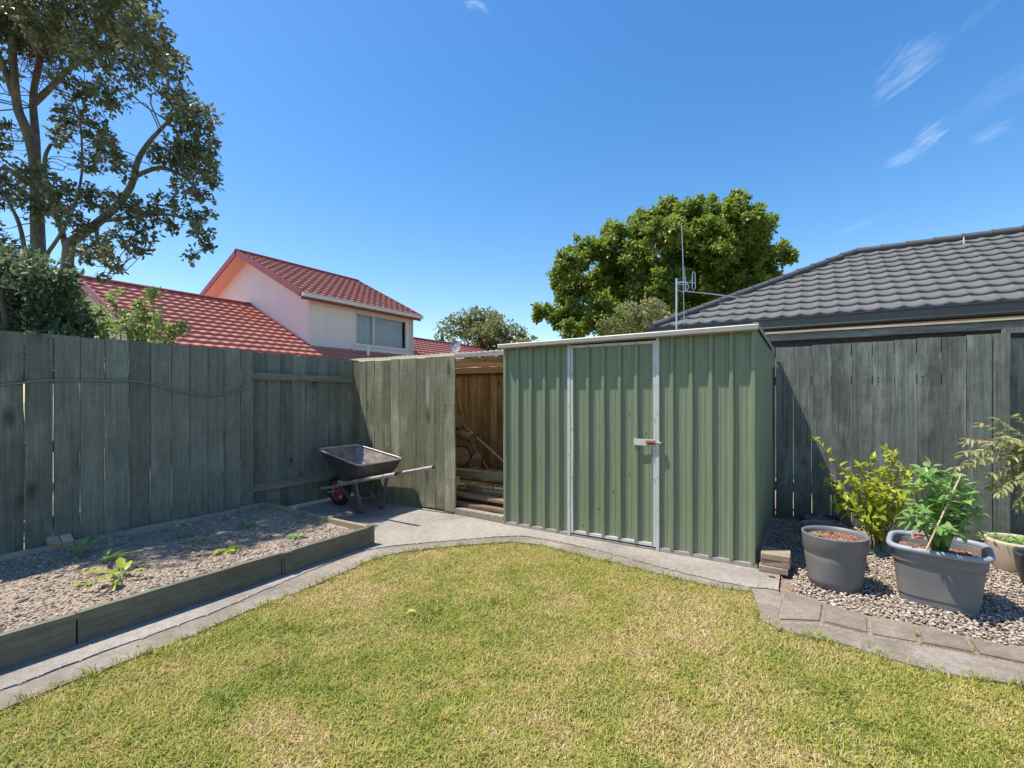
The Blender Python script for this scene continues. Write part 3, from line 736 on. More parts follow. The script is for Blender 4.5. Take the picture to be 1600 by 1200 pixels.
def rosette_leaves(cents, outw, k, size, spread=1.0, asp=.42, droop=0.0):
    """k leaves around each cluster centre pointing outward"""
    n = len(cents); Cc = np.repeat(cents, k, 0); O = np.repeat(outw, k, 0)
    D = unit(O*.7+RNG.normal(0, .75*spread, (n*k, 3))+np.array([0, 0, -droop]))
    U = unit(O*.6+np.array([0, 0, .6])+RNG.normal(0, .35, (n*k, 3)))
    Ls = size*RNG.uniform(.65, 1.25, n*k); P = Cc+RNG.normal(0, size*.35, (n*k, 3))
    return leaf_cards(P, D, U, Ls, Ls*asp*RNG.uniform(.8, 1.2, n*k)), n*k
def clump_crown(name, clumps, root, mat, per_m2, k, size, asp=.42, bright=.5, shell=.55, droop=0.0, spread=1.0, seed=1):
    """clumps: (centre, radius) spheres; ragged surface made of leaf clusters"""
    cs = []; ow = []; tn = []
    for c, r in clumps:
        m = max(6, int(4*math.pi*r*r*per_m2)); d = unit(RNG.normal(0, 1, (m, 3)))
        rr = r*(shell+(1-shell)*RNG.random(m)**.6)*(1+.22*np.sin(d[:, 0]*5+c[0]*3)*np.cos(d[:, 2]*6+c[2]*2)); rr *= 1+RNG.normal(0, .07, m)
        p = np.array(c)+d*rr[:, None]*np.array([1, 1, .82]); cs.append(p); ow.append(d)
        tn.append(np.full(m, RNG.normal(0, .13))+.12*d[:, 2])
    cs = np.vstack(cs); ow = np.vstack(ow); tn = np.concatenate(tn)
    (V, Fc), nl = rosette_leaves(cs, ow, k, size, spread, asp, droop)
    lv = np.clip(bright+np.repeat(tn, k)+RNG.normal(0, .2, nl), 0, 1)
    return np_obj(name, V, Fc, mat, root, attrs={'lv': np.tile(lv, 4)})
def limb(mb, pts, r0, r1, n=8, wig=.0):
    P_ = [Vector(p) for p in pts]; out = []
    m = len(P_)
    for i in range(m-1):
        p0 = P_[max(i-1, 0)]; p1 = P_[i]; p2 = P_[i+1]; p3 = P_[min(i+2, m-1)]
        for k in range(4):
            t = k/4; out.append(.5*((2*p1)+(-p0+p2)*t+(2*p0-5*p1+4*p2-p3)*t*t+(-p0+3*p1-3*p2+p3)*t**3))
    out.append(P_[-1]); q = len(out)
    if wig:
        for v in out[1:-1]: v += Vector((random.gauss(0, wig), random.gauss(0, wig), random.gauss(0, wig)))
    mb.tube(out, [r0+(r1-r0)*(i/(q-1)) for i in range(q)], n)
    return out
def twigs(mb, skel, clumps, r=.02, each=3):
    for c, cr in clumps:
        c = Vector(c)
        for _ in range(each):
            e = c+Vector([random.gauss(0, cr*.45) for _ in range(3)])
            s = min(skel, key=lambda p: (p-e).length+max(0, (p.z-e.z))*1.5)
            ln = (e-s).length; m = s.lerp(e, .35)+Vector([random.gauss(0, .12) for _ in range(3)])*ln; m2 = s.lerp(e, .7)+Vector([random.gauss(0, .10) for _ in range(3)])*ln
            limb(mb, [s, m, m2, e], r*min(1, .4+.4*ln), r*.25, 5)

# ------------------------------------------------------------------ big tree on the left
def left_tree():
    root = thing('broadleaf_tree', 'tall open-crowned tree with grey forked trunks and dark leathery leaves behind the left fence', 'tree', tuple(at(60, 618, 7.0).xy)+(-.06,))
    T = 7.0
    mb = MB(); sk = []
    def PX(lst, t=T): return [at(a, b, t+(c if True else 0)) for a, b, c in lst]
    g0 = at(62, 520, T); 
    sk += limb(mb, [(g0.x, g0.y, -.1), at(62, 470, T), at(60, 400, T), at(58, 330, T), at(54, 250, T), at(40, 200, T-.1), at(27, 165, T-.1), at(20, 90, T-.3), at(18, 0, T-.4), at(10, -90, T-.5)], .105, .03, 10)
    sk += limb(mb, [at(57, 300, T), at(56, 220, T+.2), at(52, 150, T+.2), at(66, 80, T), at(74, 40, T-.2), at(95, -40, T-.3)], .06, .02, 8)
    sk += limb(mb, [at(54, 160, T+.2), at(78, 138, T), at(108, 108, T-.3), at(150, 88, T-.5), at(200, 70, T-.7)], .05, .014, 8)
    sk += limb(mb, [at(22, 150, T-.1), at(0, 90, T-.4), at(-30, 30, T-.6)], .05, .02, 6)
    g1 = at(98, 520, T-.3)
    sk += limb(mb, [(g1.x, g1.y, -.1), at(100, 480, T-.3), at(104, 430, T-.3), at(108, 385, T-.3), at(120, 372, T-.3), at(150, 350, T-.4), at(182, 322, T-.5), at(205, 290, T-.6), at(216, 250, T-.7), at(235, 220, T-.7), at(255, 198, T-.8), at(285, 165, T-.9)], .09, .014, 9)
    sk += limb(mb, [at(106, 400, T-.3), at(96, 360, T-.1), at(76, 300, T), at(70, 250, T), at(80, 225, T)], .045, .02, 7)
    sk += limb(mb, [at(60, 420, T), at(75, 395, T-.1), at(92, 370, T-.2), at(112, 330, T-.5), at(128, 270, T-.6), at(126, 190, T-.6)], .03, .01, 6)
    sk += limb(mb, [at(212, 275, T-.6), at(250, 262, T-.8), at(285, 275, T-.9), at(310, 300, T-1.0)], .035, .012, 6)
    sk += limb(mb, [at(160, 345, T-.4), at(205, 340, T-.6), at(260, 335, T-.8), at(310, 350, T-.9), at(328, 385, T-.9)], .03, .01, 6)
    sk += limb(mb, [at(150, 350, T-.4), at(155, 390, T-.6), at(168, 415, T-.7), at(182, 428, T-.8)], .03, .008, 6)
    sk += limb(mb, [at(40, 400, T-.4), at(30, 350, T-.5), at(10, 310, T-.5), at(-10, 270, T-.5)], .03, .012, 6)
    spec = [(60, 15, 62), (130, 5, 62), (190, 30, 52), (228, 62, 48), (255, 95, 34), (100, 60, 50), (35, 55, 48), (150, 80, 45), (205, 105, 38), (170, 150, 36), (120, 135, 36), (10, 20, 60),
            (280, 160, 30), (300, 185, 36), (312, 225, 32), (290, 240, 34), (320, 262, 24), (330, 280, 14), (262, 245, 24), (290, 290, 20), (318, 310, 14),
            (110, 185, 32), (150, 205, 32), (172, 235, 28), (138, 250, 26), (190, 262, 22), (92, 215, 22), 
            (55, 275, 36), (15, 290, 36), (100, 305, 38), (145, 310, 32), (60, 320, 34), (115, 345, 32), (-20, 300, 40), 
            (195, 315, 26), (232, 330, 24), (262, 318, 20), (298, 338, 18), (316, 362, 18), (328, 385, 12), (300, 398, 10), (205, 345, 26), (190, 378, 26), (150, 385, 28), (215, 385, 20), (228, 362, 20), (165, 400, 20), (130, 400, 18), (182, 420, 8), (160, 432, 7), (0, 200, 18), (-10, 225, 24), (270, 352, 12), (330, 335, 9), (10, 385, 25),
            (10, -60, 90), (110, -70, 80), (190, -40, 60), (-80, 60, 90), (-70, 200, 70), (-60, 350, 60), (-150, 150, 90), (-120, -40, 100), (60, -140, 90), (150, -130, 70)]
    cl = []
    for i, (a, b, r) in enumerate(spec):
        t = T-.0035*max(a, 0)+random.uniform(-.55, .45) if b > 140 else T-.4-.0025*max(a, 0)+random.uniform(-1.0, .6)
        if a > 240: t = T-.9+random.uniform(-.3, .3)
        cl.append((tuple(at(a, b, t)), (r*(1.0 if a > 240 else (.80 if b > 120 else .88)) if b > 0 else r)/F*t))
    for c, r in (((-1.45, -3.5, 6.1), .40), ((-1.25, -2.9, 5.9), .36), ((-1.6, -4.0, 6.3), .45), ((-1.15, -2.45, 5.75), .26), ((-1.7, -3.0, 6.4), .45), ((-1.05, -3.3, 5.7), .20), ((-1.3, -2.1, 6.0), .26)):
        cl.append((c, r)); sk += limb(mb, [at(14, -60, T-.45), at(-20, -170, T-1.2), Vector(c)+Vector((-.2, 0, .35)), Vector(c)], .02, .006, 5)
    twigs(mb, sk, cl, .011, 4)
    mb.build('trunk', M['bark'], root)
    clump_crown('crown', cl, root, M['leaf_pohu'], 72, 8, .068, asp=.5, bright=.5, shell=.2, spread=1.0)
    # old nest-like tangle of dead twigs high in the fork
    mb = MB(); c = at(68, 100, T-.2)
    for _ in range(260):
        a = c+Vector([random.gauss(0, .14), random.gauss(0, .14), random.gauss(0, .13)]); d = Vector([random.gauss(0, 1) for _ in range(3)]).normalized()*random.uniform(.1, .28)
        mb.tube([a-d/2, a+Vector((0, 0, random.gauss(0, .02))), a+d/2], .004, 4, cap=False)
    mb.build('dead_twig_tangle', plain('dead_twigs', (.16, .08, .05), .95), root)
left_tree()

def shrub_left():
    root = thing('evergreen_shrub', 'dense blue-green shrub rising above the left end of the fence, under the tall tree', 'shrub', (-1.7, -2.7, -.06))
    spec = [(25, 425, 42), (70, 440, 38), (5, 460, 45), (50, 480, 42), (95, 470, 30), (20, 505, 40), (75, 510, 36), (115, 500, 26), (100, 440, 18), (-20, 430, 50), (-50, 480, 60), (120, 528, 22), (45, 410, 22), (30, 540, 50), (90, 550, 40)]
    cl = [(tuple(at(a, b, 4.75+random.uniform(-.35, .35))), r/F*4.7) for a, b, r in spec]
    mb = MB(); sk = limb(mb, [(-1.7, -2.7, -.1), (-1.65, -2.72, .9), (-1.5, -2.8, 1.7), (-1.4, -2.9, 2.3)], .06, .02, 7)
    twigs(mb, sk, cl, .012, 3); mb.build('trunk', M['bark'], root)
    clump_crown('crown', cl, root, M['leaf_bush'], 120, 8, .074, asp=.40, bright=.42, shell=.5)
shrub_left()
def shoots_left():
    root = thing('young_shrub', 'lighter leafy shoots poking above the fence in front of the lower red roof', 'shrub', tuple(at(170, 618, 5.0).xy)+(-.06,))
    rows = [((242, 458), (235, 540)), ((215, 478), (215, 540)), ((178, 470), (190, 540)), ((195, 500), (200, 540)), ((150, 488), (165, 540)), ((282, 512), (262, 545)), ((266, 522), (250, 545)), ((130, 505), (140, 545)), ((228, 500), (225, 545)), ((165, 508), (170, 540)), ((145, 520), (145, 545)), ((208, 520), (205, 545)), ((245, 505), (240, 545))]
    mb = MB(); cs = []; ow = []
    b = Vector(at(190, 618, 5.0)); b.z = -.1
    for (a, q) in rows:
        t = 5.0+random.uniform(-.25, .25); p = at(a[0], a[1], t); r = at(q[0], q[1], t); m = b.lerp(r, .6); m.z = min(m.z, 1.2)
        pts = limb(mb, [b, m, r, p], .012, .004, 5)
        s = [x for x in pts if x.z > 1.45]
        for x in s:
            for _ in range(3):
                cs.append(x+Vector([random.gauss(0, .04) for _ in range(3)])); ow.append((random.gauss(0, .5), random.gauss(0, .5), .8))
        for _ in range(3): cs.append(p); ow.append((0, 0, 1))
    mb.build('stem', M['twig'], root)
    cs = np.array([tuple(c) for c in cs]); ow = unit(np.array(ow))
    (V, Fc), nl = rosette_leaves(cs, ow, 6, .075, .8, .36)
    np_obj('foliage', V, Fc, M['leaf_shoot'], root, attrs={'lv': np.tile(np.clip(RNG.normal(.4, .28, nl), 0, 1), 4)})
shoots_left()

def far_tree(name, label, spec, t, mat, base_px, per, size, bright, jt=1.2, k=7, trunk=.25, fork=None, asp=.5, shell=.4):
    b = at(base_px, 618, t); root = thing(name, label, 'tree', (b.x, b.y, -.06))
    cl = [(tuple(at(a, c, t+random.uniform(-jt, jt))), r/F*t) for a, c, r in spec]
    mb = MB(); cz = np.mean([c[0][2] for c in cl]); cen = Vector(np.mean([c[0] for c in cl], 0))
    sk = limb(mb, [(b.x, b.y, -.1), (b.x*.9+cen.x*.1, b.y*.9+cen.y*.1, cz*.35), cen.lerp(Vector((b.x, b.y, cz)), .5)+Vector((0, 0, -.2*cz)), cen], trunk, trunk*.3, 9)
    for c, r in cl[::3]:
        c = Vector(c); s = sk[random.randrange(4, len(sk)-1)]; c = s.lerp(c, .7)+FWD*.6
        sk += limb(mb, [s, s.lerp(c, .55)+Vector((0, 0, -.06*(c-s).length)), c], trunk*.22, trunk*.04, 6)
    twigs(mb, sk, cl, trunk*.05, 1)
    mb.build('trunk', M['bark_dark'], root)
    if name == 'leafy_tree':
        nc = []
        for c, r in cl:
            for _ in range(6):
                d = Vector([random.gauss(0, 1) for _ in range(3)]).normalized()*r*random.uniform(.35, .85); nc.append(((c[0]+d.x, c[1]+d.y, c[2]+d.z), r*random.uniform(.28, .5)))
            nc.append((c, r*.75))
            for _ in range(4):
                d = Vector([random.gauss(0, 1) for _ in range(3)]).normalized()*r*random.uniform(.95, 1.25); nc.append(((c[0]+d.x, c[1]+d.y, c[2]+d.z), r*random.uniform(.10, .2)))
        cl = nc
    clump_crown('crown', cl, root, mat, per, k, size, asp=asp, bright=bright, shell=shell)
    return root
big = [(1060, 400, 40), (1000, 430, 40), (1120, 420, 40), (940, 455, 36), (1160, 400, 36), (1030, 465, 36), (1100, 375, 36), (1108, 332, 26), (1072, 330, 24), (1150, 325, 18), (1152, 308, 8), (1175, 348, 26), (1040, 338, 24), (1010, 352, 26), (968, 362, 20), (945, 385, 26), (910, 392, 20), (890, 412, 24), (878, 445, 24), (885, 475, 24), (872, 500, 16), (905, 500, 26), (940, 490, 30), (985, 470, 30), (1020, 500, 30), (1040, 440, 34), (1080, 400, 36), (1130, 385, 36), (1178, 390, 30), (1212, 398, 20), (1232, 400, 8), (1195, 425, 24), (1150, 430, 28), (1000, 400, 34), (950, 430, 34), (842, 490, 12), (855, 485, 12), (1040, 370, 32), (1100, 450, 34), (920, 450, 30), (975, 510, 30), (1080, 490, 34), (1140, 470, 34), (895, 520, 16), (1010, 440, 34), (1195, 360, 18), (1180, 330, 10), (1205, 345, 9), (1090, 355, 30), (1140, 350, 28), (1060, 470, 30), (1190, 450, 20)]
big += [(a+random.uniform(-12, 12), b+random.uniform(-8, 14), r*.8) for a, b, r in big[:22]]
random.shuffle(big)
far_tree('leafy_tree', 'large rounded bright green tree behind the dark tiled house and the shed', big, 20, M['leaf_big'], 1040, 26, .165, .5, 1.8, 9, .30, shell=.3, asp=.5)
far_tree('pale_bush', 'paler olive bush standing in front of the large green tree, left of the aerial', [(985, 495, 26), (1015, 492, 26), (955, 510, 20), (1040, 500, 20), (1000, 515, 26), (1060, 520, 24), (1025, 480, 16), (975, 520, 22)], 15, M['leaf_olive'], 1000, 45, .09, .6, .8, 8, .15, shell=.4)
far_tree('round_tree', 'small olive-green round-headed tree beyond the red roof', [(760, 500, 24), (740, 495, 18), (775, 508, 22), (800, 520, 20), (725, 515, 20), (745, 530, 22), (785, 535, 24), (762, 545, 24), (712, 500, 12), (700, 520, 12), (705, 540, 12), (815, 540, 14), (738, 512, 20), (765, 520, 24)], 30, M['leaf_olive'], 765, 12, .18, .6, 1.2, 8, .3, shell=.35)
far_tree('distant_tree', 'small green tree top showing just left of the shed roof corner', [(818, 530, 12), (830, 538, 10), (805, 545, 14), (840, 550, 12)], 40, M['leaf_dark'], 822, 2.5, .4, .8, 1, 6, .2)
far_tree('thin_tree', 'thin darker green tree edge on the left of the small round tree', [(692, 512, 9), (686, 525, 9), (700, 505, 8), (690, 540, 10)], 34, M['leaf_dark'], 692, 4, .3, .6, 1, 5, .15)

make_clover()
# ------------------------------------------------------------------ FENCES
def xs_on_y(pxs, Y): return [on_y(p, 600, Y).x for p in pxs]
def ys_on_x(pxs, X): return [on_x(p, 600, X).y for p in pxs]
def left_fence():
    root = thing('paling_fence', 'long dark green paling fence along the left side with a hose strung across it', 'fence', (0, -3.3, 0))
    e1 = ys_on_x([0, 38, 83.5, 126, 164, 201.5, 235, 268, 296, 325, 350, 376], 0.02)
    e = [e1[0]-.0]; 
    y = e1[1]; pre = []
    while y > -7.2:
        pre.append(y-.158); y -= .158
    edges = list(reversed(pre))+e1[1:]
    mb = MB()
    for a, b in zip(edges[:-1], edges[1:]):
        gp = random.uniform(.0018, .005); zt = 1.775+random.uniform(-.007, .005)
        mb.board((.012, (a+b)/2, .02), (.012, (a+b)/2, zt), (0, 1, 0), (b-a)-2*gp, .02, seg=9, jit=.0016)
    mb.build('paling_panel', M['fence_left'], root)
    # set back section with rails in front
    e2 = ys_on_x([394, 416, 437, 458, 477, 496, 513, 530, 546, 560], -.07)
    e2 = [e2[0]-.13]+e2
    mb = MB()
    for i, (a, b) in enumerate(zip(e2[:-1], e2[1:])):
        gp = [.001, .001, .002, .0055, .005, .0045, .0035, .0045, .003, .002][i]
        if b > .14: b = .14
        mb.board((-.072, (a+b)/2, .03), (-.072, (a+b)/2, 1.765+random.uniform(-.006, .004)), (0, 1, 0), (b-a)-2*gp, .019, seg=9, jit=.002)
    # continues out of sight behind the wood store
    y = .15
    while y < 1.7:
        mb.board((-.072, y+.07, .03), (-.072, y+.07, 1.7), (0, 1, 0), .136, .019, seg=4, jit=.002); y += .142
    mb.build('paling_panel', M['fence_left'], root)
    yp = ys_on_x([376, 394], .03)
    mb = MB(); mb.board((-.005, (yp[0]+yp[1])/2+.01, 0), (-.005, (yp[0]+yp[1])/2+.01, 1.772), (0, 1, 0), (yp[1]-yp[0]), .075, seg=6, jit=.0015)
    mb.build('post', M['fence_left'], root)
    y0 = yp[1]+.012
    for (z0, z1) in ((1.47, 1.545), (.27, .35)):
        mb = MB(); mb.board((-.035, y0, (z0+z1)/2), (-.035, -.003, (z0+z1)/2), (0, 0, 1), z1-z0, .05, seg=5, jit=.002); mb.build('rail', M['rail_left'], root)
    for z in (1.45, .3, .9):
        mb = MB(); mb.board((-.045, -7.2, z), (-.045, yp[0]-.01, z), (0, 0, 1), .09, .045, seg=3); mb.build('rail', M['rail_left'], root)
    for yq in (-2.9, -5.0, -7.0):
        mb = MB(); mb.box(-.17, -.069, yq-.05, yq+.05, -.05, 1.7); mb.build('post', M['rail_left'], root)
left_fence()
hz = [(-60, 615), (0, 602), (30, 599), (60, 595), (90, 594), (130, 594.5), (165, 595), (200, 595), (225, 597), (250, 603), (275, 609), (300, 614), (322, 617), (345, 616), (365, 611), (385, 606), (393, 604)]
mb = MB(); limb(mb, [on_x(a, b, .034) for a, b in hz], .0085, .0085, 8); limb(mb, [on_x(a, b+1.6, .0335)+Vector((0, 0, -.004)) for a, b in hz[8:]], .004, .004, 6)
setp(mb.build('garden_hose', M['hose'], loc=tuple(on_x(200, 595, .03))), 'thin grey-green hose sagging across the left fence palings', 'hose')

def mid_fence():
    root = thing('paling_fence', 'short weathered olive paling fence between the left corner and the open wood store', 'fence', (.85, 0, 0))
    ed = xs_on_y([553, 563, 573, 585, 598, 610.7, 623.5, 636.5, 650.7, 664.5, 680, 695, 711.5], 0)
    ed[0] = .004
    mb = MB()
    for i, (a, b) in enumerate(zip(ed[:-1], ed[1:])):
        twist = random.uniform(-.005, .005); ov = -.0035
        if i >= 9: ov = -.004
        th = .019; dy = random.uniform(0, .010)
        mb.board(((a+b)/2, .012-dy, .012+random.uniform(0, .012)), ((a+b)/2+twist, .012-dy*.6-(.012 if i > 9 else 0), 1.735+random.uniform(-.006, .004)), (1, 0, 0), (b-a)+ov, th, seg=10, jit=.0022)
    mb.build('paling_panel', M['fence_mid'], root)
    for z in (.35, 1.45):
        mb = MB(); mb.board((.01, .052, z), (1.69, .052, z), (0, 0, 1), .09, .045, seg=3); mb.build('rail', M['raw_x'], root)
    mb = MB(); mb.box(1.20, 1.29, .076, .16, -.05, 1.70); mb.build('post', M['raw_fence'], root)
mid_fence()

RF0 = Vector((4.50, 1.597, 0)); RFd = Vector((1, .055, 0)).normalized(); RFn = Vector((-RFd.y, RFd.x, 0))
def rf(px, py=600):
    """point of the right fence face seen at this pixel column"""
    r = (px-HX)/F; d = FWD+RGT*r; A = CAM; 
    k = (RF0-A).cross(Vector((RFd.x, RFd.y, 0))).z/ d.cross(RFd).z
    return (A+d*k-RF0).dot(RFd)
def right_fence():
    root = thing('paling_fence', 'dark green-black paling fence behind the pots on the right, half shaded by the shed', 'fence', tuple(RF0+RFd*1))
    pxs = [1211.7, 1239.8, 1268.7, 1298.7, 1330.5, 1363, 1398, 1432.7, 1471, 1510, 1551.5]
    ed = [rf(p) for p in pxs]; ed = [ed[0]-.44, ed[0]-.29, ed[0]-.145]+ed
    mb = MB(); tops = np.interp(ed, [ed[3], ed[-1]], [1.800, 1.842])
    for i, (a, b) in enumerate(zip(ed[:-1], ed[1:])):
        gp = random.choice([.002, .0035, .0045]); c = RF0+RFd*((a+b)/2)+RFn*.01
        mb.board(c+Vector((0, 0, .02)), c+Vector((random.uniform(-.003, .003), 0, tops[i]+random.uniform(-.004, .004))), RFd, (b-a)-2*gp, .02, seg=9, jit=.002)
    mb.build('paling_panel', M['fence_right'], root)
    a = ed[-1]; bpx = rf(1574)
    mb = MB(); c = RF0+RFd*(a+.055)-RFn*(-.03)
    mb.board(c+Vector((0, 0, -.03)), c+Vector((0, 0, 1.84)), RFd, .10, .09, seg=5, jit=.0015, nd=tuple(RFn)); mb.build('post', M['fence_right'], root)
    # next bay, set back, with a capping rail
    e3 = [a+.112+.148*k for k in range(12)]
    mb = MB()
    for p, q in zip(e3[:-1], e3[1:]):
        c = RF0+RFd*((p+q)/2)+RFn*.085
        mb.board(c+Vector((0, 0, .02)), c+Vector((0, 0, 1.80)), RFd, (q-p)-.006, .02, seg=6, jit=.002)
    mb.build('paling_panel', M['fence_right'], root)
    mb = MB(); c0 = RF0+RFd*(a+.075)+RFn*.03; c1 = c0+RFd*2.0
    mb.board(c0+Vector((0, 0, 1.862)), c1+Vector((0, 0, 1.862)), (0, 0, 1), .045, .09, seg=5, nd=tuple(RFn)); mb.build('capping_rail', M['fence_right'], root)
    for z in (.35, 1.45):
        mb = MB(); c0 = RF0+RFd*(ed[0])+RFn*.044; mb.board(c0+Vector((0, 0, z)), RF0+RFd*(a-.01)+RFn*.044+Vector((0, 0, z)), (0, 0, 1), .09, .045, seg=3, nd=tuple(RFn)); mb.build('rail', M['fence_right'], root)
        mb = MB(); c0 = RF0+RFd*(a+.13)+RFn*.12; mb.board(c0+Vector((0, 0, z)), c0+RFd*1.8+Vector((0, 0, z)), (0, 0, 1), .09, .045, seg=3, nd=tuple(RFn)); mb.build('rail', M['fence_right'], root)
right_fence()
# neighbour's timber beam just beyond the fence
root = thing('timber_beam', 'weathered grey timber beam with a pale top running above the right fence', 'beam', (6, 2.0, 0))
mb = MB(); mb.board((4.35, 2.03, 1.950), (9.5, 2.03, 1.940), (0, 0, 1), .072, .05, seg=14, jit=.003, nd=(0, 1, 0)); mb.build('beam_face', M['beam_grey'], root)
mb = MB(); mb.board((4.33, 2.01, 1.996), (9.5, 2.01, 1.985), (0, 1, 0), .11, .018, seg=14, jit=.003, nd=(0, 0, 1)); mb.build('beam_cap', M['grey_top'], root)
for x in (4.45, 6.9, 9.2):
    mb = MB(); mb.box(x-.05, x+.05, 2.058, 2.15, -.06, 1.88); mb.build('post', M['beam_grey'], root)
mb = MB(); mb.board((4.35, 2.062, 1.815), (9.5, 2.062, 1.81), (0, 0, 1), .19, .02, seg=8, nd=(0, 1, 0)); mb.build('dark_gap_board', M['soffit_brown_dark'], root)  # added filler board, coloured dark to stand for the dark gap above the fence

# ------------------------------------------------------------------ WOOD STORE
root = thing('wood_store', 'open lean-to wood store with corrugated plastic roof between the short fence and the shed', 'lean-to', (1.3, .8, 0))
nx_, ny_ = 300, 8; X = np.linspace(-.12, 2.40, nx_); Yv = np.linspace(.018, 1.66, ny_); XX, YY = np.meshgrid(X, Yv)
ZZ = 1.768-.030*YY/1.6+.0095*np.sin(XX*2*math.pi/.076)+.003*np.sin(XX*9+YY*3)
V = np.column_stack([XX.ravel(), YY.ravel(), ZZ.ravel()]); idx = np.arange(nx_*ny_).reshape(ny_, nx_)
V = np.vstack([V, V+np.array([0, 0, -.0025])]); Fq = np.stack([idx[:-1, :-1], idx[:-1, 1:], idx[1:, 1:], idx[1:, :-1]], -1).reshape(-1, 4)
ed_ = np.stack([idx[0, :-1], idx[0, 1:], idx[0, 1:]+nx_*ny_, idx[0, :-1]+nx_*ny_], -1)
np_obj('roof_sheet', V, np.vstack([Fq, ed_]), M['poly'], root, smooth=True)
mb = MB(); mb.board((1.70, -.005, 1.735), (2.36, -.005, 1.737), (0, 0, 1), .042, .045, seg=4, nd=(0, 1, 0)); mb.build('header_beam', M['beam_grey'], root)
for xx in (1.80, 2.02, 2.24):
    mb = MB(); mb.board((xx, .05, 1.722), (xx+.03, 1.48, 1.712), (1, 0, 0), .045, .03, seg=4); mb.build('batten', M['raw_y'], root)
for y, z0, z1 in ((.9, 1.672, 1.738), (.42, 1.70, 1.745)):
    mb = MB(); mb.board((-.05, y, (z0+z1)/2), (2.6, y, (z0+z1)/2), (0, 0, 1), z1-z0, .045, seg=5, nd=(0, 1, 0)); mb.build('rafter', M['raw_x'], root)
mb = MB(); mb.board((-.05, 1.50, 1.662), (2.9, 1.50, 1.670), (0, 0, 1), .082, .045, seg=5, nd=(0, 1, 0)); mb.build('top_rail', M['raw_x'], root)
mb = MB(); x = -.1
while x < 4.2:
    w = random.uniform(.10, .125); yo = random.uniform(1.54, 1.552); mb.board((x+w/2, yo, .02), (x+w/2+random.uniform(-.004, .004), yo, 1.66), (1, 0, 0), w-.005, .018, seg=7, jit=.002); x += w
mb.build('back_wall', M['raw_fence'], root)
mb = MB(); mb.board((1.71, .02, .035), (2.345, .0, .035), (0, 0, 1), .06, .09, seg=4, jit=.003, nd=(0, 1, 0)); mb.build('threshold', M['plank_y_grey'], root)
# timbers inside
def timber(label, p, q, w, h, mat='raw_x', up=(0, 0, 1)):
    mb = MB(); mb.beam(p, q, w, h, up, bev=.004); o = mb.build('loose_timber', M[mat], loc=tuple((Vector(p)+Vector(q))/2)); setp(o, label, 'timber', 'timbers lying in the wood store')
timber('mossy square beam lying across the wood store in front of the logs', (.9, .62, .335), (2.28, .60, .34), .09, .085, 'plank_x')
timber('upper flat plank lying just behind the threshold of the wood store', (.9, .30, .155), (2.3, .24, .15), .14, .03, 'raw_dark')
timber('lower flat plank touching the threshold of the wood store', (.9, .14, .085), (2.3, .12, .08), .10, .035, 'raw_dark')
root = thing('pallet', 'low wooden pallet of boards on the floor of the wood store', 'pallet', (1.6, .8, 0))
mb = MB()
for k in range(11): mb.board((.75+.14*k, .38, .245), (.75+.14*k, 1.45, .245), (1, 0, 0), .125, .02, seg=3, nd=(0, 0, 1))
mb.build('deck_board', M['raw_y'], root)
for y in (.42, .9, 1.4):
    mb = MB(); mb.box(.7, 2.2, y-.035, y+.035, .005, .233); mb.build('bearer', M['raw_dark'], root)
def log(label, c, d, r, Lh, seg=14):
    root = thing('log', label, 'log', tuple(c), 'firewood logs stacked in the wood store')
    c = Vector(c); d = Vector(d).normalized(); a = c-d*Lh/2; b = c+d*Lh/2
    mb = MB(); pts = [a.lerp(b, i/6)+Vector([random.gauss(0, r*.05) for _ in range(3)]) for i in range(7)]
    mb.tube(pts, [r*random.uniform(.9, 1.08) for _ in range(7)], seg, cap=False); mb.build('bark', M['bark_log'], root)
    for e, s in ((a, -1), (b, 1)):
        mb = MB(); p0 = pts[0] if s < 0 else pts[-1]; mb.tube([p0, p0+d*s*.004], [r*.94, r*.93], seg); mb.build('cut_end', M['log_end'], root)
def lp(px, py, Y): return on_y(px, py, Y)
log('large round log lying beside the fence end in the wood store', lp(724, 712, .95), (.45, -.8, .05), .125, .42, 20)
log('thin branch log pointing right above the large round log', lp(724, 680, .98), (.9, -.25, -.14), .062, .44)
log('dark log at the top of the firewood heap', lp(716, 658, 1.10), (.55, -.7, 0), .09, .40, 18)
log('split log lowest in the heap behind the mossy beam', lp(736, 737, .82), (.9, -.3, .1), .065, .40)
log('short pale log leaning right of the heap behind the mossy beam', lp(744, 722, .95), (.5, -.8, -.2), .085, .28, 16)
log('log at the left foot of the heap half hidden by the fence end', lp(712, 738, .9), (.5, -.85, 0), .09, .36)
for lab, p, q, r in (('long pole leaning from the log heap down to the right against the shed', lp(711, 652, 1.3), lp(800, 733, .9), .014), ('thinner rod leaning more steeply behind the long pole', lp(722, 665, 1.25), lp(769, 744, 1.0), .009), ('short whitish stick leaning at the top left of the wood store', lp(718, 625, 1.4), lp(727, 665, 1.3), .006)):
    mb = MB(); mb.tube([p, p.lerp(q, .5)+Vector((0, 0, -.006)), q], r, 7); setp(mb.build('pole', M['pole'], loc=tuple(p)), lab, 'pole')

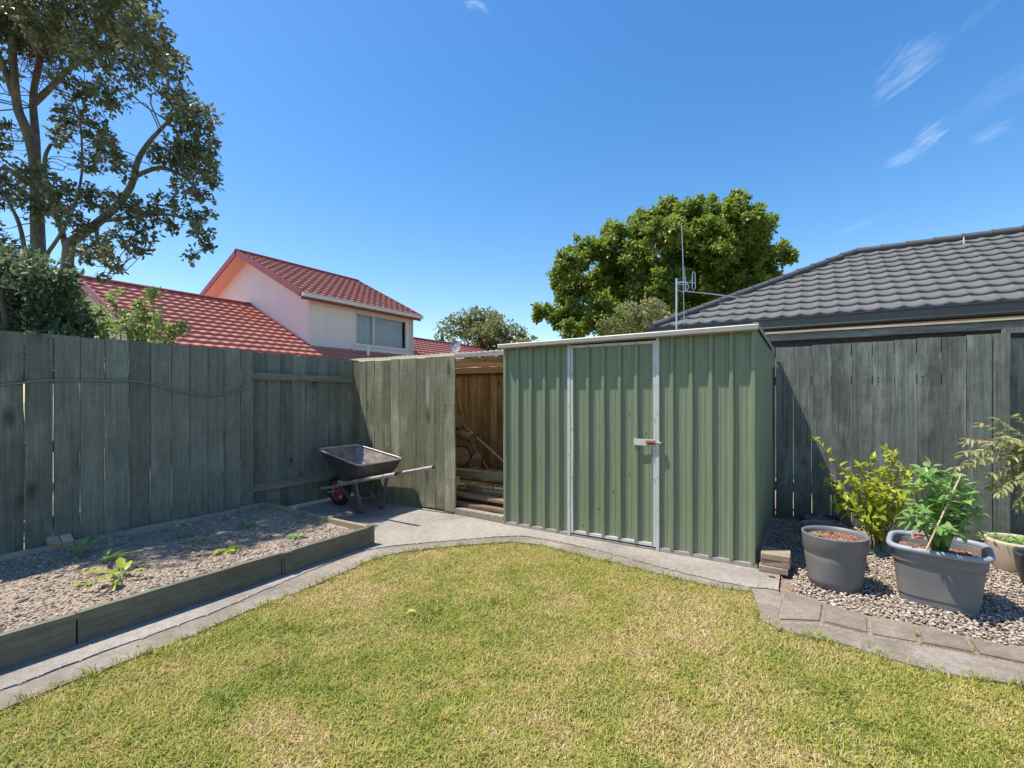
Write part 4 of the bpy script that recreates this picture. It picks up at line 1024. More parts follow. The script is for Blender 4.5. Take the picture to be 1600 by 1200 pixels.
# ------------------------------------------------------------------ SHED
SX0, SX1, SY0, SY1 = 2.364, 4.655, -.045, 1.535
def zt(x): return 1.80+(x-SX0)*.0085
def ribbed(u0, u1, phase, pitch=.1495, h=.028):
    """profile (u, height) of the trapezoid rib sheeting between u0 and u1"""
    pts = []; k0 = math.floor((u0-phase)/pitch)-1
    base = []
    for k in range(k0, k0+int((u1-u0)/pitch)+4):
        o = phase+k*pitch
        base += [(o-.004, 0), (o+.009, h), (o+.034, h), (o+.047, 0), (o+.079, 0), (o+.082, .0022), (o+.088, .0022), (o+.091, 0), (o+.115, 0), (o+.118, .0022), (o+.124, .0022), (o+.127, 0)]
    def hh(u): return float(np.interp(u, [b[0] for b in base], [b[1] for b in base]))
    pts = [(u0, hh(u0))]+[b for b in base if u0+1e-4 < b[0] < u1-1e-4]+[(u1, hh(u1))]
    return pts
def sheet_x(mb, x0, x1, y, z0, z1f, phase=2.516, dents=None):
    pr = ribbed(x0, x1, phase); vs = []; rows = 14
    for j in range(rows+1):
        for (u, h) in pr:
            z = z0+(z1f(u)-z0)*j/rows
            w = .0012*math.sin(u*23+z*5)+.001*math.sin(z*9+u*40)
            vs.append((u+w*.8, y-h+w*.6, z))
    n = len(pr); fs = [(j*n+i, j*n+i+1, (j+1)*n+i+1, (j+1)*n+i) for j in range(rows) for i in range(n-1)]
    mb.add(vs, fs, 0, False)
def shed():
    root = thing('garden_shed', 'pale green ribbed steel garden shed with a lean-to roof and a single padlocked door', 'shed', ((SX0+SX1)/2, .7, 0))
    DX0, DX1 = 3.112, 3.905
    for a, b in ((SX0+.004, DX0-.012), (DX1+.012, SX1-.003)):
        mb = MB(); sheet_x(mb, a, b, SY0, .028, lambda u: zt(u)-.012); mb.build('front_wall', M['shed'], root)
    # side wall (right) and left
    for X, s in ((SX1, 1), (SX0, -1)):
        mb = MB(); pr = ribbed(SY0+.003, SY1, SY0+.06, .1495, .014); vs = []
        for z in (0, 1):
            for (u, h) in pr: vs.append((X+(h-.014)*s if s > 0 else X+(.014-h), u, .028 if z == 0 else zt(X)-.008-(u-SY0)*.035))
        n = len(pr); mb.add(vs, [(i, i+1, n+i+1, n+i) for i in range(n-1)]); mb.build('side_wall', M['shed'], root)
    mb = MB(); mb.add([(SX0, SY1, .02), (SX1, SY1, .02), (SX1, SY1, zt(SX1)-.065), (SX0, SY1, zt(SX0)-.065)], [(0, 1, 2, 3)]); mb.build('back_wall', M['shed'], root)
    # roof
    mb = MB(); pr = ribbed(SX0-.01, SX1+.012, 2.516, .1495, .014); vs = []
    for y, dz in ((SY0-.06, 0), (SY1+.03, -.055)):
        for (u, h) in pr: vs.append((u, y, zt(u)+.004+h*.6+dz))
    n = len(pr); mb.add(vs, [(i, i+1, n+i+1, n+i) for i in range(n-1)]); mb.build('roof', M['shed'], root)
    # front roof flashing, slightly proud, casting the shadow along the top
    mb = MB(); y0 = SY0-.102
    prof = [(y0+.006, -.031), (y0, -.026), (y0-.001, .004), (y0+.004, .011), (y0+.03, .014), (SY0+.05, .016)]
    vs = []
    for x in (SX0-.014, SX1+.018):
        for (y, z) in prof: vs.append((x, y, zt(x)+z))
        for (y, z) in reversed(prof): vs.append((x, y+.002, zt(x)+z-.003))
    k = len(prof)*2; fs = [(i, (i+1) % k, k+(i+1) % k, k+i) for i in range(k)]+[tuple(range(k)), tuple(range(2*k-1, k-1, -1))]
    mb.add(vs, fs); mb.build('front_flashing', M['galv'], root)
    mb = MB(); mb.beam((SX0, SY0-.028, zt(SX0)-.030), (SX1, SY0-.028, zt(SX1)-.030), .006, .012); mb.build('top_channel', M['galv'], root)
    # side flashing
    p0 = Vector((SX1+.016, SY0-.085, zt(SX1)+.003)); p1 = Vector((SX1+.016, SY1+.04, zt(SX1)-.052))
    mb = MB(); mb.beam(p0, p1, .003, .038); mb.beam(p0+Vector((-.018, 0, .0205)), p1+Vector((-.018, 0, .0205)), .036, .003); mb.build('side_flashing', M['galv'], root)
    p0 = Vector((SX0-.012, SY0-.085, zt(SX0)+.003)); p1 = Vector((SX0-.012, SY1+.04, zt(SX0)-.052))
    mb = MB(); mb.beam(p0, p1, .003, .03); mb.build('side_flashing', M['galv'], root)
    # base channel and corner strip
    for bb in ((SX0-.004, DX0-.03, SY0-.024, SY0+.01, .003, .03), (DX1+.03, SX1+.004, SY0-.024, SY0+.01, .003, .03), (SX1-.02, SX1+.005, SY0+.011, SY1, .003, .03)):
        mb = MB(); mb.box(*bb); mb.build('base_channel', M['galv'], root)
    mb = MB(); mb.box(SX0-.006, SX0+.012, SY0-.003, SY0+.02, .031, zt(SX0)-.04); mb.build('corner_strip', M['galv_light'], root)
    # jambs
    for x in (DX0-.013, DX1+.011):
        mb = MB(); mb.box(x-.013, x+.013, SY0-.026, SY0+.012, .004, zt(x)-.036); mb.build('door_jamb', M['galv_light'], root)
    mb = MB(); mb.box(DX0, DX1, SY0-.018, SY0+.01, 0.004, .018); mb.build('door_sill', M['galv'], root)
    # door
    ztop = zt(3.5)-.055; d = MB(); sheet_x(d, DX0+.03, DX1-.032, SY0+.002, .045, lambda u: ztop-.01)
    door = d.build('door', M['shed'], root)
    fr = MB()
    fr.box(DX0+.004, DX0+.030, SY0-.022, SY0+.008, .03, ztop+.008); fr.box(DX1-.032, DX1-.004, SY0-.022, SY0+.008, .03, ztop+.008)
    fr.box(DX0+.031, DX1-.033, SY0-.021, SY0+.008, ztop-.016, ztop+.007); fr.box(DX0+.031, DX1-.033, SY0-.021, SY0+.008, .031, .055)
    fr.build('door_frame', M['galv_light'], door)
    lx0 = on_y(991, 691, SY0-.03).x; zl = on_y(1005, 691, SY0-.03).z
    mb = MB(); mb.obox((lx0+.085, SY0-.034, zl), (1, 0, 0), (0, 1, 0), (0, 0, 1), .088, .003, .028, bev=.002); mb.box(lx0+.0, lx0+.006, SY0-.031, SY0-.016, zl-.027, zl+.027); mb.build('latch_plate', M['galv_light'], door)
    mb = MB(); bx = lx0+.112
    mb.tube([(bx-.004, SY0-.047, zl+.002), (bx+.075, SY0-.047, zl+.002)], .007, 10); mb.obox((bx+.03, SY0-.042, zl), (1, 0, 0), (0, 1, 0), (0, 0, 1), .034, .006, .016, bev=.003)
    for k in (0, .03, .056): mb.tube([(bx+k, SY0-.038, zl-.016), (bx+k, SY0-.052, zl-.004), (bx+k, SY0-.052, zl+.008), (bx+k, SY0-.038, zl+.017)], .0045, 6)
    mb.tube([(bx+.01, SY0-.047, zl), (bx+.006, SY0-.056, zl-.022)], .005, 6); mb.build('bolt', M['rust'], door)
    mb = MB(); mb.obox((DX1+.020, SY0-.032, zl+.001), (1, 0, 0), (0, 1, 0), (0, 0, 1), .018, .006, .012, bev=.002); mb.tube([(DX1+.01, SY0-.047, zl+.003), (DX1+.05, SY0-.047, zl+.003)], .005, 8); mb.build('staple', M['galv'], root)
    # screws and rivets
    mscr = plain('screw_heads', (.35, .36, .34), .4, .6)
    for x, zs in ((DX0-.013, (1.74, 1.2, .75, .3)), (DX1+.011, (1.7, 1.15, .62, .35)), (DX0+.017, (1.5, 1.0, .55)), (DX1-.018, (1.55, 1.1, .6)), (SX0+.3, (1.775,)), (3.5, (1.785,)), (4.3, (1.79,))):
        for z in zs:
            mb = MB(); mb.tube([(x, SY0-.024 if z < 1.77 else SY0-.100, z), (x, SY0-.030 if z < 1.77 else SY0-.106, z)], [.006, .0035], 8); mb.build('screw', mscr, root)
    for px, py in ((982, 644), (1009, 675), (982, 738), (957, 765), (934, 792), (831, 770), (831, 778), (910, 818)):
        p = on_y(px, py, SY0-.004); mb = MB(); mb.tube([(p.x, SY0+.0, p.z), (p.x, SY0-.007, p.z)], [.007, .004], 8); mb.build('screw', mscr, root)
shed()

# stacked clay pavers beside the shed
b0 = gnd(1186, 889); bw = .215
lab = ['lowest brick paver of the stack at the right front corner of the shed', 'middle brick paver of the stack beside the shed corner', 'topmost brick paver of the stack beside the shed corner']
for i in range(3):
    mb = MB(); cx = 4.770+[-.005, .012, .008][i]; cy = -.01+[-.012, .004, .0][i]; rz = [.03, -.03, .02][i]
    ex = Vector((math.cos(rz), math.sin(rz), 0)); mb.obox((cx, cy, .0225+.045*i), ex, Vector((-ex.y, ex.x, 0)), (0, 0, 1), .094, .10, .0212, bev=.004)
    setp(mb.build('brick_paver', M['brick'], loc=(cx, cy, .045*i)), lab[i], 'brick', 'brick pavers stacked by the shed')

# ------------------------------------------------------------------ WHEELBARROW
def barrow():
    YC = -.42
    root = thing('wheelbarrow', 'old black wheelbarrow with a worn tray and red wheel parked in the fence corner', 'wheelbarrow', (.7, YC, 0))
    # tray rings: (x front, x rear, half width front, half width rear, z front, z rear)
    def ring(xf, xr, wf, wr, zf, zr, rc, n=7):
        cs = [(xf, -wf, zf), (xr, -wr, zr), (xr, wr, zr), (xf, wf, zf)]; out = []
        m = len(cs)
        for i in range(m):
            p = Vector(cs[i]); a = Vector(cs[i-1]); b = Vector(cs[(i+1) % m])
            pa = p+(a-p).normalized()*rc; pb = p+(b-p).normalized()*rc
            for k in range(n):
                t = k/(n-1); out.append(pa*(1-t)**2+p*2*t*(1-t)+pb*t*t)
        return [v+Vector((0, YC, 0)) for v in out]
    rings = [ring(.24, 1.0, .285, .325, .69, .565, .09), ring(.36, .97, .235, .285, .52, .47, .09), ring(.50, .915, .175, .235, .355, .395, .09), ring(.56, .86, .12, .18, .338, .378, .07)]
    vs = [v for r in rings for v in r]; n = len(rings[0]); mb = MB()
    fs = [(j*n+i, j*n+(i+1) % n, (j+1)*n+(i+1) % n, (j+1)*n+i) for j in range(3) for i in range(n)]+[tuple(3*n+i for i in range(n))]
    mb.add(vs, fs, 0, True); tray = mb.build('tray', M['tray'], root)
    mb = MB(); cen = Vector((.7, YC, .5)); vo = [v+(v-cen).normalized()*.004+Vector((0, 0, -.003)) for v in vs]
    mb.add(vo, fs, 0, True); mb.build('tray_shell', M['tray_out'], tray)
    mb = MB(); rp = rings[0]+[rings[0][0]]; mb.tube(rp, .0095, 8, cap=False); mb.build('rolled_rim', M['tray_rim'], tray)
    hz0, hz1 = .215, .51
    for s in (-1, 1):
        pts = [(.06, YC+s*.075, .19), (.30, YC+s*.10, .235), (.55, YC+s*.17, .30), (.85, YC+s*.235, .375), (1.15, YC+s*.265, .44), (1.36, YC+s*.275, .485)]
        mb = MB(); limb(mb, pts, .019, .018, 10); h = mb.build('handle', M['barrow_tube'], root)
        mb = MB(); mb.tube([(1.34, YC+s*.274, .481), (1.40, YC+s*.276, .493), (1.495, YC+s*.277, .513)], [.0205, .021, .020], 10); mb.build('grip', M['barrow_tube'] if s < 0 else M['barrow_tube'], h)
        mb = MB(); mb.tube([(1.49, YC+s*.277, .512), (1.505, YC+s*.277, .5155)], [.019, .016], 10); mb.build('grip_end', M['black_rubber'], h)
        # leg: a bent flat strap
        y = YC+s*.15
        mb = MB()
        a = Vector((.48, YC+s*.15, .285)); b = Vector((.80, YC+s*.145, .012)); c = Vector((.845, YC+s*.145, .012)); d = Vector((.83, YC+s*.228, .365))
        mb.beam(a, b, .034, .015, (1, 0, .6), bev=.002); mb.beam(b+Vector((-.01, 0, -.002)), c+Vector((.01, 0, -.002)), .03, .014, (0, 0, 1), bev=.002); mb.beam(c, d, .015, .036, (0, 1, 0), bev=.002)
        mb.build('leg', M['barrow_leg'], root)
    mb = MB(); mb.tube([(.82, YC-.2, .16), (.82, YC+.2, .16)], .008, 8); mb.build('leg_brace', M['barrow_leg'], root)
    mb = MB(); mb.beam((.50, YC-.17, .318), (.50, YC+.17, .318), .09, .03, bev=.003); mb.build('tray_bearer', M['block'], root); mb = MB(); mb.beam((.86, YC-.235, .392), (.86, YC+.235, .392), .06, .014, bev=.003); mb.build('tray_bearer', M['block'], root)
    mb = MB(); mb.beam((.05, YC-.09, .19), (.05, YC+.09, .19), .03, .03, bev=.004); mb.build('nose_bar', M['barrow_tube'], root)
    # wheel
    wc = Vector((.27, YC, .178)); R = .178
    mb = MB(); Y_ = Vector((0, 1, 0))
    def ringx(r, y, n=32): return [Vector((wc.x+r*math.cos(2*math.pi*k/n), wc.y+y, wc.z+r*math.sin(2*math.pi*k/n))) for k in range(n)]
    def loft(mb, prof, n=32, closed=False):
        rr = [ringx(r, y, n) for r, y in prof]; vs = [v for q in rr for v in q]; m = len(prof)
        mb.add(vs, [(i*n+k, i*n+(k+1) % n, ((i+1) % m)*n+(k+1) % n, ((i+1) % m)*n+k) for i in range(m if closed else m-1) for k in range(n)], 0, True)
    loft(mb, [(.112, -.030), (.118, -.034), (.122, -.030), (.110, -.012), (.110, .012), (.122, .030), (.118, .034), (.112, .030), (.104, .010), (.104, -.010)], closed=True)
    loft(mb, [(.02, -.045), (.035, -.042), (.038, -.02), (.038, .02), (.035, .042), (.02, .045)], closed=True)
    for k in range(6):
        an = k*math.pi/3+.2; d = Vector((math.cos(an), 0, math.sin(an))); mb.beam(wc+d*.03, wc+d*.108, .03, .012, (0, 1, 0), bev=.003)
    wh = mb.build('wheel', M['red_plastic'], root)
    mb = MB(); prof = []
    for k in range(14):
        an = 2*math.pi*k/14; prof.append((.147+.032*math.cos(an), .038*math.sin(an)))
    loft(mb, prof, 40, True); mb.build('tyre', M['black_rubber'], wh)
    mb = MB(); mb.tube([wc+Vector((0, -.12, 0)), wc+Vector((0, .12, 0))], .009, 8); mb.build('axle', M['steel'], wh)
    for s in (-1, 1):
        mb = MB(); mb.beam((.27, YC+s*.085, .165), (.27, YC+s*.085, .235), .03, .006, (0, 1, 0)); mb.tube([(.20, YC+s*.10, .165), (.275, YC+s*.10, .172)], .011, 7); mb.build('wheel_bracket', M['barrow_tube'], root)
barrow()

# ------------------------------------------------------------------ POTS
def pot(name, label, c, Rt, Rb, H, mat, soil_z, band=True, rim=.012, sx=1, sy=1, power=2, rot=0, n=56, rimmat=None, fill=True):
    root = thing(name, label, 'plant pot', tuple(c)); mb = MB(); c = Vector(c)
    def r(z): return Rb+(Rt-Rb)*(z/H)
    prof = [(Rb*.5, .004), (Rb*.97, 0.0), (Rb, .008)]
    if band: prof += [(r(.025), .03), (r(.03)+.004, .034)]+[(r(.03)+.004+(r(.24)-r(.03)-.004)*k/6, .034+(H*.62-.034)*k/6) for k in range(1, 6)]+[(r(.24)*1.0, H*.62), (r(H*.68)-.004, H*.66), (r(H*.7)+.006, H*.70), (Rt, H-.006), (Rt+.001, H), (Rt-rim, H+.001), (Rt-rim-.003, H-.02), (r(H*.6)-rim-.012, H*.6), (Rb-rim, .03)]
    else: prof += [(r(H*.5)+.006, H*.5), (Rt-.002, H-.02), (Rt, H), (Rt-rim, H), (Rt-rim-.004, H-.02), (Rb-rim, .03)]
    mb.lathe(c, prof, n, sx, sy, power=power, rot=rot); mb.build('pot_wall', M[mat], root)
    if fill:
        rs = (r(soil_z)-rim-.005); vs = [(0, 0, soil_z)]; rings = 8; nn = 40
        vv = []; 
        for i in range(rings+1):
            for k in range(nn):
                an = 2*math.pi*k/nn; e = 2/power; cx, cy = math.cos(an), math.sin(an)
                x = math.copysign(abs(cx)**e, cx)*rs*sx*i/rings; y = math.copysign(abs(cy)**e, cy)*rs*sy*i/rings
                vv.append((c.x+x*math.cos(rot)-y*math.sin(rot), c.y+x*math.sin(rot)+y*math.cos(rot), c.z+soil_z+random.uniform(-.006, .006)))
        mb = MB(); mb.add(vv, [(i*nn+k, i*nn+(k+1) % nn, (i+1)*nn+(k+1) % nn, (i+1)*nn+k) for i in range(rings) for k in range(nn)], 0, True)
        so = mb.build('soil', M['potsoil'], root)
        m = int(900*rs*rs/.03); an = RNG.uniform(0, 6.28, m); rr = rs*.95*np.sqrt(RNG.random(m)); e = 2/power
        cx = np.cos(an); cy = np.sin(an); x = np.sign(cx)*np.abs(cx)**e*rr*sx; y = np.sign(cy)*np.abs(cy)**e*rr*sy
        P_ = np.column_stack([c.x+x*math.cos(rot)-y*math.sin(rot), c.y+x*math.sin(rot)+y*math.cos(rot), np.full(m, c.z+soil_z+.003)])
        q = stones('mulch', P_, RNG.uniform(.004, .012, m), (.3, .6), M['mulch'], False); q.parent = so; q.location = Vector(P_.mean(0))-wloc(so)
        q['kind'] = 'stuff'
    return root
M['mulch'] = attr_mat('pot_mulch', [(0, (.05, .02, .015)), (.35, (.17, .07, .045)), (.7, (.33, .17, .11)), (1, (.55, .38, .28))], .9)
p1 = gnd(1304, 913)
pot('round_pot', 'large round dark grey plastic pot with reddish mulch, standing nearest the brick stack', (p1.x, p1.y, -.012), .195, .15, .365, 'pot_grey', .325)
p2 = on_y(1286, 819, .62)
pot('round_pot', 'second grey plastic pot mostly hidden behind the large round pot', (p2.x, p2.y, -.012), .155, .115, p2.z+.012, 'pot_grey', p2.z-.06)
p3 = on_y(1281, 808, 1.22)
pot('bowl_pot', 'shallow glazed dark blue pot with dry mulch standing in the shed shadow by the fence', (p3.x, p3.y, -.012), .165, .12, p3.z+.012, 'pot_blue', p3.z-.015, band=False)
# trough
TC = Vector((5.685, -.045, -.012)); TR = -.16
root = thing('trough_planter', 'big rounded rectangular grey planter with a thick blue-grey rim holding the pepper plant', 'planter', tuple(TC))
mb = MB(); H = .36
mb.lathe(TC, [(.5, .004), (.78, 0), (.80, .012), (.801, .014)]+[(.801+.124*k/8, .014+(H*.72-.014)*k/8) for k in range(1, 8)]+[(.9245, H*.715), (.925, H*.72), (.935, H*.74), (.965, H*.76), (.985, H-.02), (.985, H-.002), (.95, H-.004), (.93, H-.03), (.84, .06), (.5, .05)], 128, .238, .225, power=4.2, rot=TR, smooth=False); mb.build('planter_wall', M['pot_trough'], root)
mb = MB(); mb.lathe(TC, [(.94, H-.014), (.985, H-.024), (1.055, H-.020), (1.075, H-.006), (1.06, H+.008), (1.0, H+.013), (.95, H+.006), (.935, H-.006), (.94, H-.014)], 72, .238, .225, power=4.2, rot=TR); mb.build('rim', M['pot_rim'], root)
sz = .30; rs = .90; vv = []; nn = 48; rings = 9
for i in range(rings+1):
    for k in range(nn):
        an = 2*math.pi*k/nn; cx, cy = math.cos(an), math.sin(an); e = 2/4.2
        x = math.copysign(abs(cx)**e, cx)*rs*.238*i/rings; y = math.copysign(abs(cy)**e, cy)*rs*.225*i/rings
        vv.append((TC.x+x*math.cos(TR)-y*math.sin(TR), TC.y+x*math.sin(TR)+y*math.cos(TR), TC.z+sz+random.uniform(-.007, .007)))
mb = MB(); mb.add(vv, [(i*nn+k, i*nn+(k+1) % nn, (i+1)*nn+(k+1) % nn, (i+1)*nn+k) for i in range(rings) for k in range(nn)], 0, True); so = mb.build('soil', M['potsoil'], root)
m = 1500; uu = RNG.uniform(-.9, .9, (m, 2)); P_ = np.column_stack([TC.x+uu[:, 0]*.238*.88*math.cos(TR)-uu[:, 1]*.225*.88*math.sin(TR), TC.y+uu[:, 0]*.238*.88*math.sin(TR)+uu[:, 1]*.225*.88*math.cos(TR), np.full(m, TC.z+sz+.002)])
q = stones('mulch', P_, RNG.uniform(.003, .010, m), (.3, .6), M['mulch'], False); q.parent = so; q.location = Vector(P_.mean(0))-wloc(so); q['kind'] = 'stuff'
p4 = gnd(1592, 890)
pot('round_pot', 'beige stoneware pot filled with low green seedlings near the fence post', (p4.x, p4.y, -.012), .185, .14, .235, 'pot_beige', .205, band=False, rim=.014)
p5 = gnd(1634, 918)
pot('round_pot', 'charcoal pot cut by the right edge of the photo', (p5.x, p5.y, -.012), .155, .11, .235, 'pot_black', .19, band=False)

# ------------------------------------------------------------------ PLANTS
def leafy(root, P_, D, U, Ls, Ws, curl, mat, bright=.5, name='foliage', sd=.2):
    P_ = np.array(P_); D = unit(np.array(D)); U = np.array(U); n = len(P_)
    V, Fc = leaf_full(P_, D, U, np.array(Ls), np.array(Ws), np.array(curl))
    lv = np.repeat(np.clip(RNG.normal(bright, sd, n), 0, 1), 8)
    return np_obj(name, V, Fc, M[mat], root, attrs={'lv': lv}, smooth=False)
def along(pts, k):
    L_ = [0]
    for a, b in zip(pts[:-1], pts[1:]): L_.append(L_[-1]+(b-a).length)
    out = []
    for i in range(k):
        s = L_[-1]*(i+random.random())/k
        for j in range(len(pts)-1):
            if L_[j+1] >= s: t = (s-L_[j])/max(1e-6, L_[j+1]-L_[j]); out.append((pts[j].lerp(pts[j+1], t), (pts[j+1]-pts[j]).normalized())); break
    return out
def rv(s=1): return Vector([random.gauss(0, s) for _ in range(3)])
# lemon bush
lb = gnd(1376, 860); lb.z = -.02
root = thing('lemon_bush', 'small yellow-green citrus bush growing from the gravel between the round pot and the trough', 'bush', tuple(lb))
mb = MB(); PL, DL, UL, LL, WL, CL = [], [], [], [], [], []
def addleaf(p, d, L_, w, c):
    PL.append(tuple(p)); DL.append(tuple(d)); UL.append((random.gauss(0, .3), random.gauss(0, .3), 1)); LL.append(L_); WL.append(w); CL.append(c)
tips = [(1283, 697, 4.2), (1292, 742, 4.2), (1300, 765, 4.15), (1325, 745, 4.05), (1345, 738, 4.0), (1360, 728, 4.1), (1382, 715, 4.05), (1392, 720, 4.15), (1405, 742, 4.0), (1418, 750, 4.1), (1430, 760, 4.0), (1312, 795, 4.0), (1335, 790, 3.9), (1350, 770, 3.9), (1370, 765, 3.85), (1388, 775, 3.85), (1404, 790, 3.85), (1352, 812, 3.85), (1372, 800, 3.8), (1338, 760, 4.1), (1396, 755, 4.1), (1415, 780, 4.0), (1427, 800, 4.0), (1320, 775, 4.0), (1362, 830, 3.85), (1345, 752, 4.0), (1366, 748, 4.0), (1380, 745, 3.95), (1360, 785, 3.85), (1342, 800, 3.85), (1376, 785, 3.8)]
lemon_stems = []
for (a, b, t) in tips:
    a = 1362+(a-1362)*1.12; b = b-10 if b < 800 else b; tip = at(a, b, t); base = lb+Vector((random.uniform(-.05, .05), random.uniform(-.05, .05), 0)); fork = base.lerp(tip, .35)+Vector((0, 0, .05))
    fork = fork*.6+(lb+Vector((0, 0, .25)))*.4
    pts = limb(mb, [base, fork, fork.lerp(tip, .55)+rv(.02), tip], .008, .0025, 6); lemon_stems.append(pts)
    dens_ = 19 if a > 1290 else 11
    for p, d in along(pts[5:], dens_):
        o = (rv(1)+Vector((0, 0, .3))).normalized(); addleaf(p, (d*.4+o*.9), random.uniform(.055, .10), random.uniform(.028, .046), random.uniform(0, .35))
    for _ in range(4): addleaf(tip, rv(.6)+Vector((0, 0, .7)), random.uniform(.045, .08), random.uniform(.02, .03), random.uniform(0, .3))
mb.build('stem', M['twig'], root); leafy(root, PL, DL, UL, LL, WL, CL, 'leaf_lemon', .52)
# wire guard round its foot
root = thing('mesh_guard', 'low green plastic mesh ring round the foot of the citrus bush', 'mesh guard', (lb.x, lb.y, -.01))
mb = MB()
for z in (.0, .018, .036, .054, .072, .09):
    pts = [Vector((lb.x+.13*math.cos(a)*(1+.05*math.sin(3*a)), lb.y-.02+.13*math.sin(a), z-.01+.004*math.sin(4*a))) for a in np.linspace(0, 2*math.pi, 33)]; mb.tube(pts, .0016, 4, cap=False)
for k in range(40):
    a = 2*math.pi*k/40; x = lb.x+.13*math.cos(a)*(1+.05*math.sin(3*a)); y = lb.y-.02+.13*math.sin(a); mb.tube([(x, y, -.01), (x, y, .082)], .0015, 4, cap=False)
mb.build('mesh', M['mesh_green'], root)
# pepper plant
PL, DL, UL, LL, WL, CL = [], [], [], [], [], []
pc = Vector((5.70, -.02, .29)); root = thing('pepper_plant', 'bushy fresh green pepper plant tied to a cane in the big grey trough', 'plant', tuple(pc))
mb = MB()
tips = [(1440, 735, 2.95), (1455, 730, 2.95), (1470, 738, 2.9), (1490, 745, 2.85), (1500, 760, 2.9), (1520, 768, 2.85), (1528, 800, 2.85), (1432, 760, 2.9), (1425, 790, 2.95), (1440, 800, 2.8), (1460, 760, 2.8), (1475, 780, 2.75), (1495, 800, 2.8), (1510, 785, 2.9), (1450, 780, 2.9), (1485, 830, 2.7), (1465, 820, 2.75), (1440, 825, 2.9), (1505, 830, 2.85), (1420, 810, 2.95), (1448, 745, 2.85), (1478, 755, 2.85), (1508, 775, 2.8)]
for (a, b, t) in tips:
    tip = at(a, b, t); base = pc+Vector((random.uniform(-.03, .03), random.uniform(-.03, .03), -.01)); pts = limb(mb, [base, base.lerp(tip, .45)+Vector((0, 0, .06)), tip], .007, .003, 6)
    for p, d in along(pts[3:], 7):
        o = Vector((random.gauss(0, 1), random.gauss(0, 1), random.uniform(-.5, .35))).normalized(); addleaf(p, d*.25+o, random.uniform(.065, .12), random.uniform(.034, .058), random.uniform(.1, .6))
    for _ in range(9 if b < 790 else 5): addleaf(tip+rv(.008), rv(.7)+Vector((0, 0, .35)), random.uniform(.05, .095), random.uniform(.022, .038), random.uniform(.1, .5))
mb.build('stem', M['stem'], root); leafy(root, PL, DL, UL, LL, WL, CL, 'leaf_pepper', .5)
mb = MB(); c0 = Vector(at(1446, 862, 2.72)); c1 = Vector(at(1502, 741, 2.80)); mb.tube([c0, c0.lerp(c1, .5), c1], .0046, 8); setp(mb.build('garden_cane', M['bamboo'], loc=tuple(c0)), 'slanting bamboo cane standing in the trough soil among the pepper leaves', 'cane')
tg = on_y(1437, 836, .10); root = thing('plant_tag', 'white and red plant tag sticking up in the trough soil beside the cane', 'plant label', tuple(tg))
mb = MB(); mb.obox(tg, (1, .25, 0), (0, 0, 1), (.25, -1, .0), .045, .03, .0012, bev=.001); mb.build('card', M['tag_white'], root)
mb = MB(); mb.obox(tg+Vector((-.008, -.005, -.006)), (1, .25, 0), (0, 0, 1), (.25, -1, .0), .026, .014, .0012, bev=.001); mb.build('red_print', M['tag_red'], root)
# seedlings in pots
def tuft(name, label, c, n, L_, mat, spread, cat='seedling', group=None, wl=.4, up=.6, bright=.5):
    root = thing(name, label, cat, tuple(c), group); P_, D, U, Ls, Ws, Cs = [], [], [], [], [], []; c = Vector(c); mb = MB()
    for _ in range(n):
        an = random.uniform(0, 6.28); d = Vector((math.cos(an), math.sin(an), random.uniform(up*.5, up*1.4))).normalized(); l = L_*random.uniform(.6, 1.2)
        s = c+(Vector((random.gauss(0, spread), random.gauss(0, spread), 0)) if spread > .01 else Vector((0, 0, 0))); q = s+d*l*.7; mb.tube([s, s.lerp(q, .5)+Vector((0, 0, l*.06)), q], .0016+L_*.008, 5)
        P_.append(tuple(q-d*l*.1)); D.append(tuple(d+Vector((0, 0, -.25)))); U.append((0, 0, 1)); Ls.append(l); Ws.append(l*wl); Cs.append(random.uniform(.1, .6))
    mb.build('stem', M['stem'], root); leafy(root, P_, D, U, Ls, Ws, Cs, mat, bright); return root
tuft('seedling', 'tiny green seedling in the reddish mulch of the large round grey pot', on_y(1277, 835, p1.y-.0)+Vector((0, 0, -.01)), 18, .022, 'leaf_pepper', .009, 'seedling', None, .5)
tuft('seedlings_clump', 'low bright green clump of seedlings filling the beige pot', (p4.x, p4.y, .195), 240, .04, 'leaf_pepper', .075, 'plant', None, .45, .9)
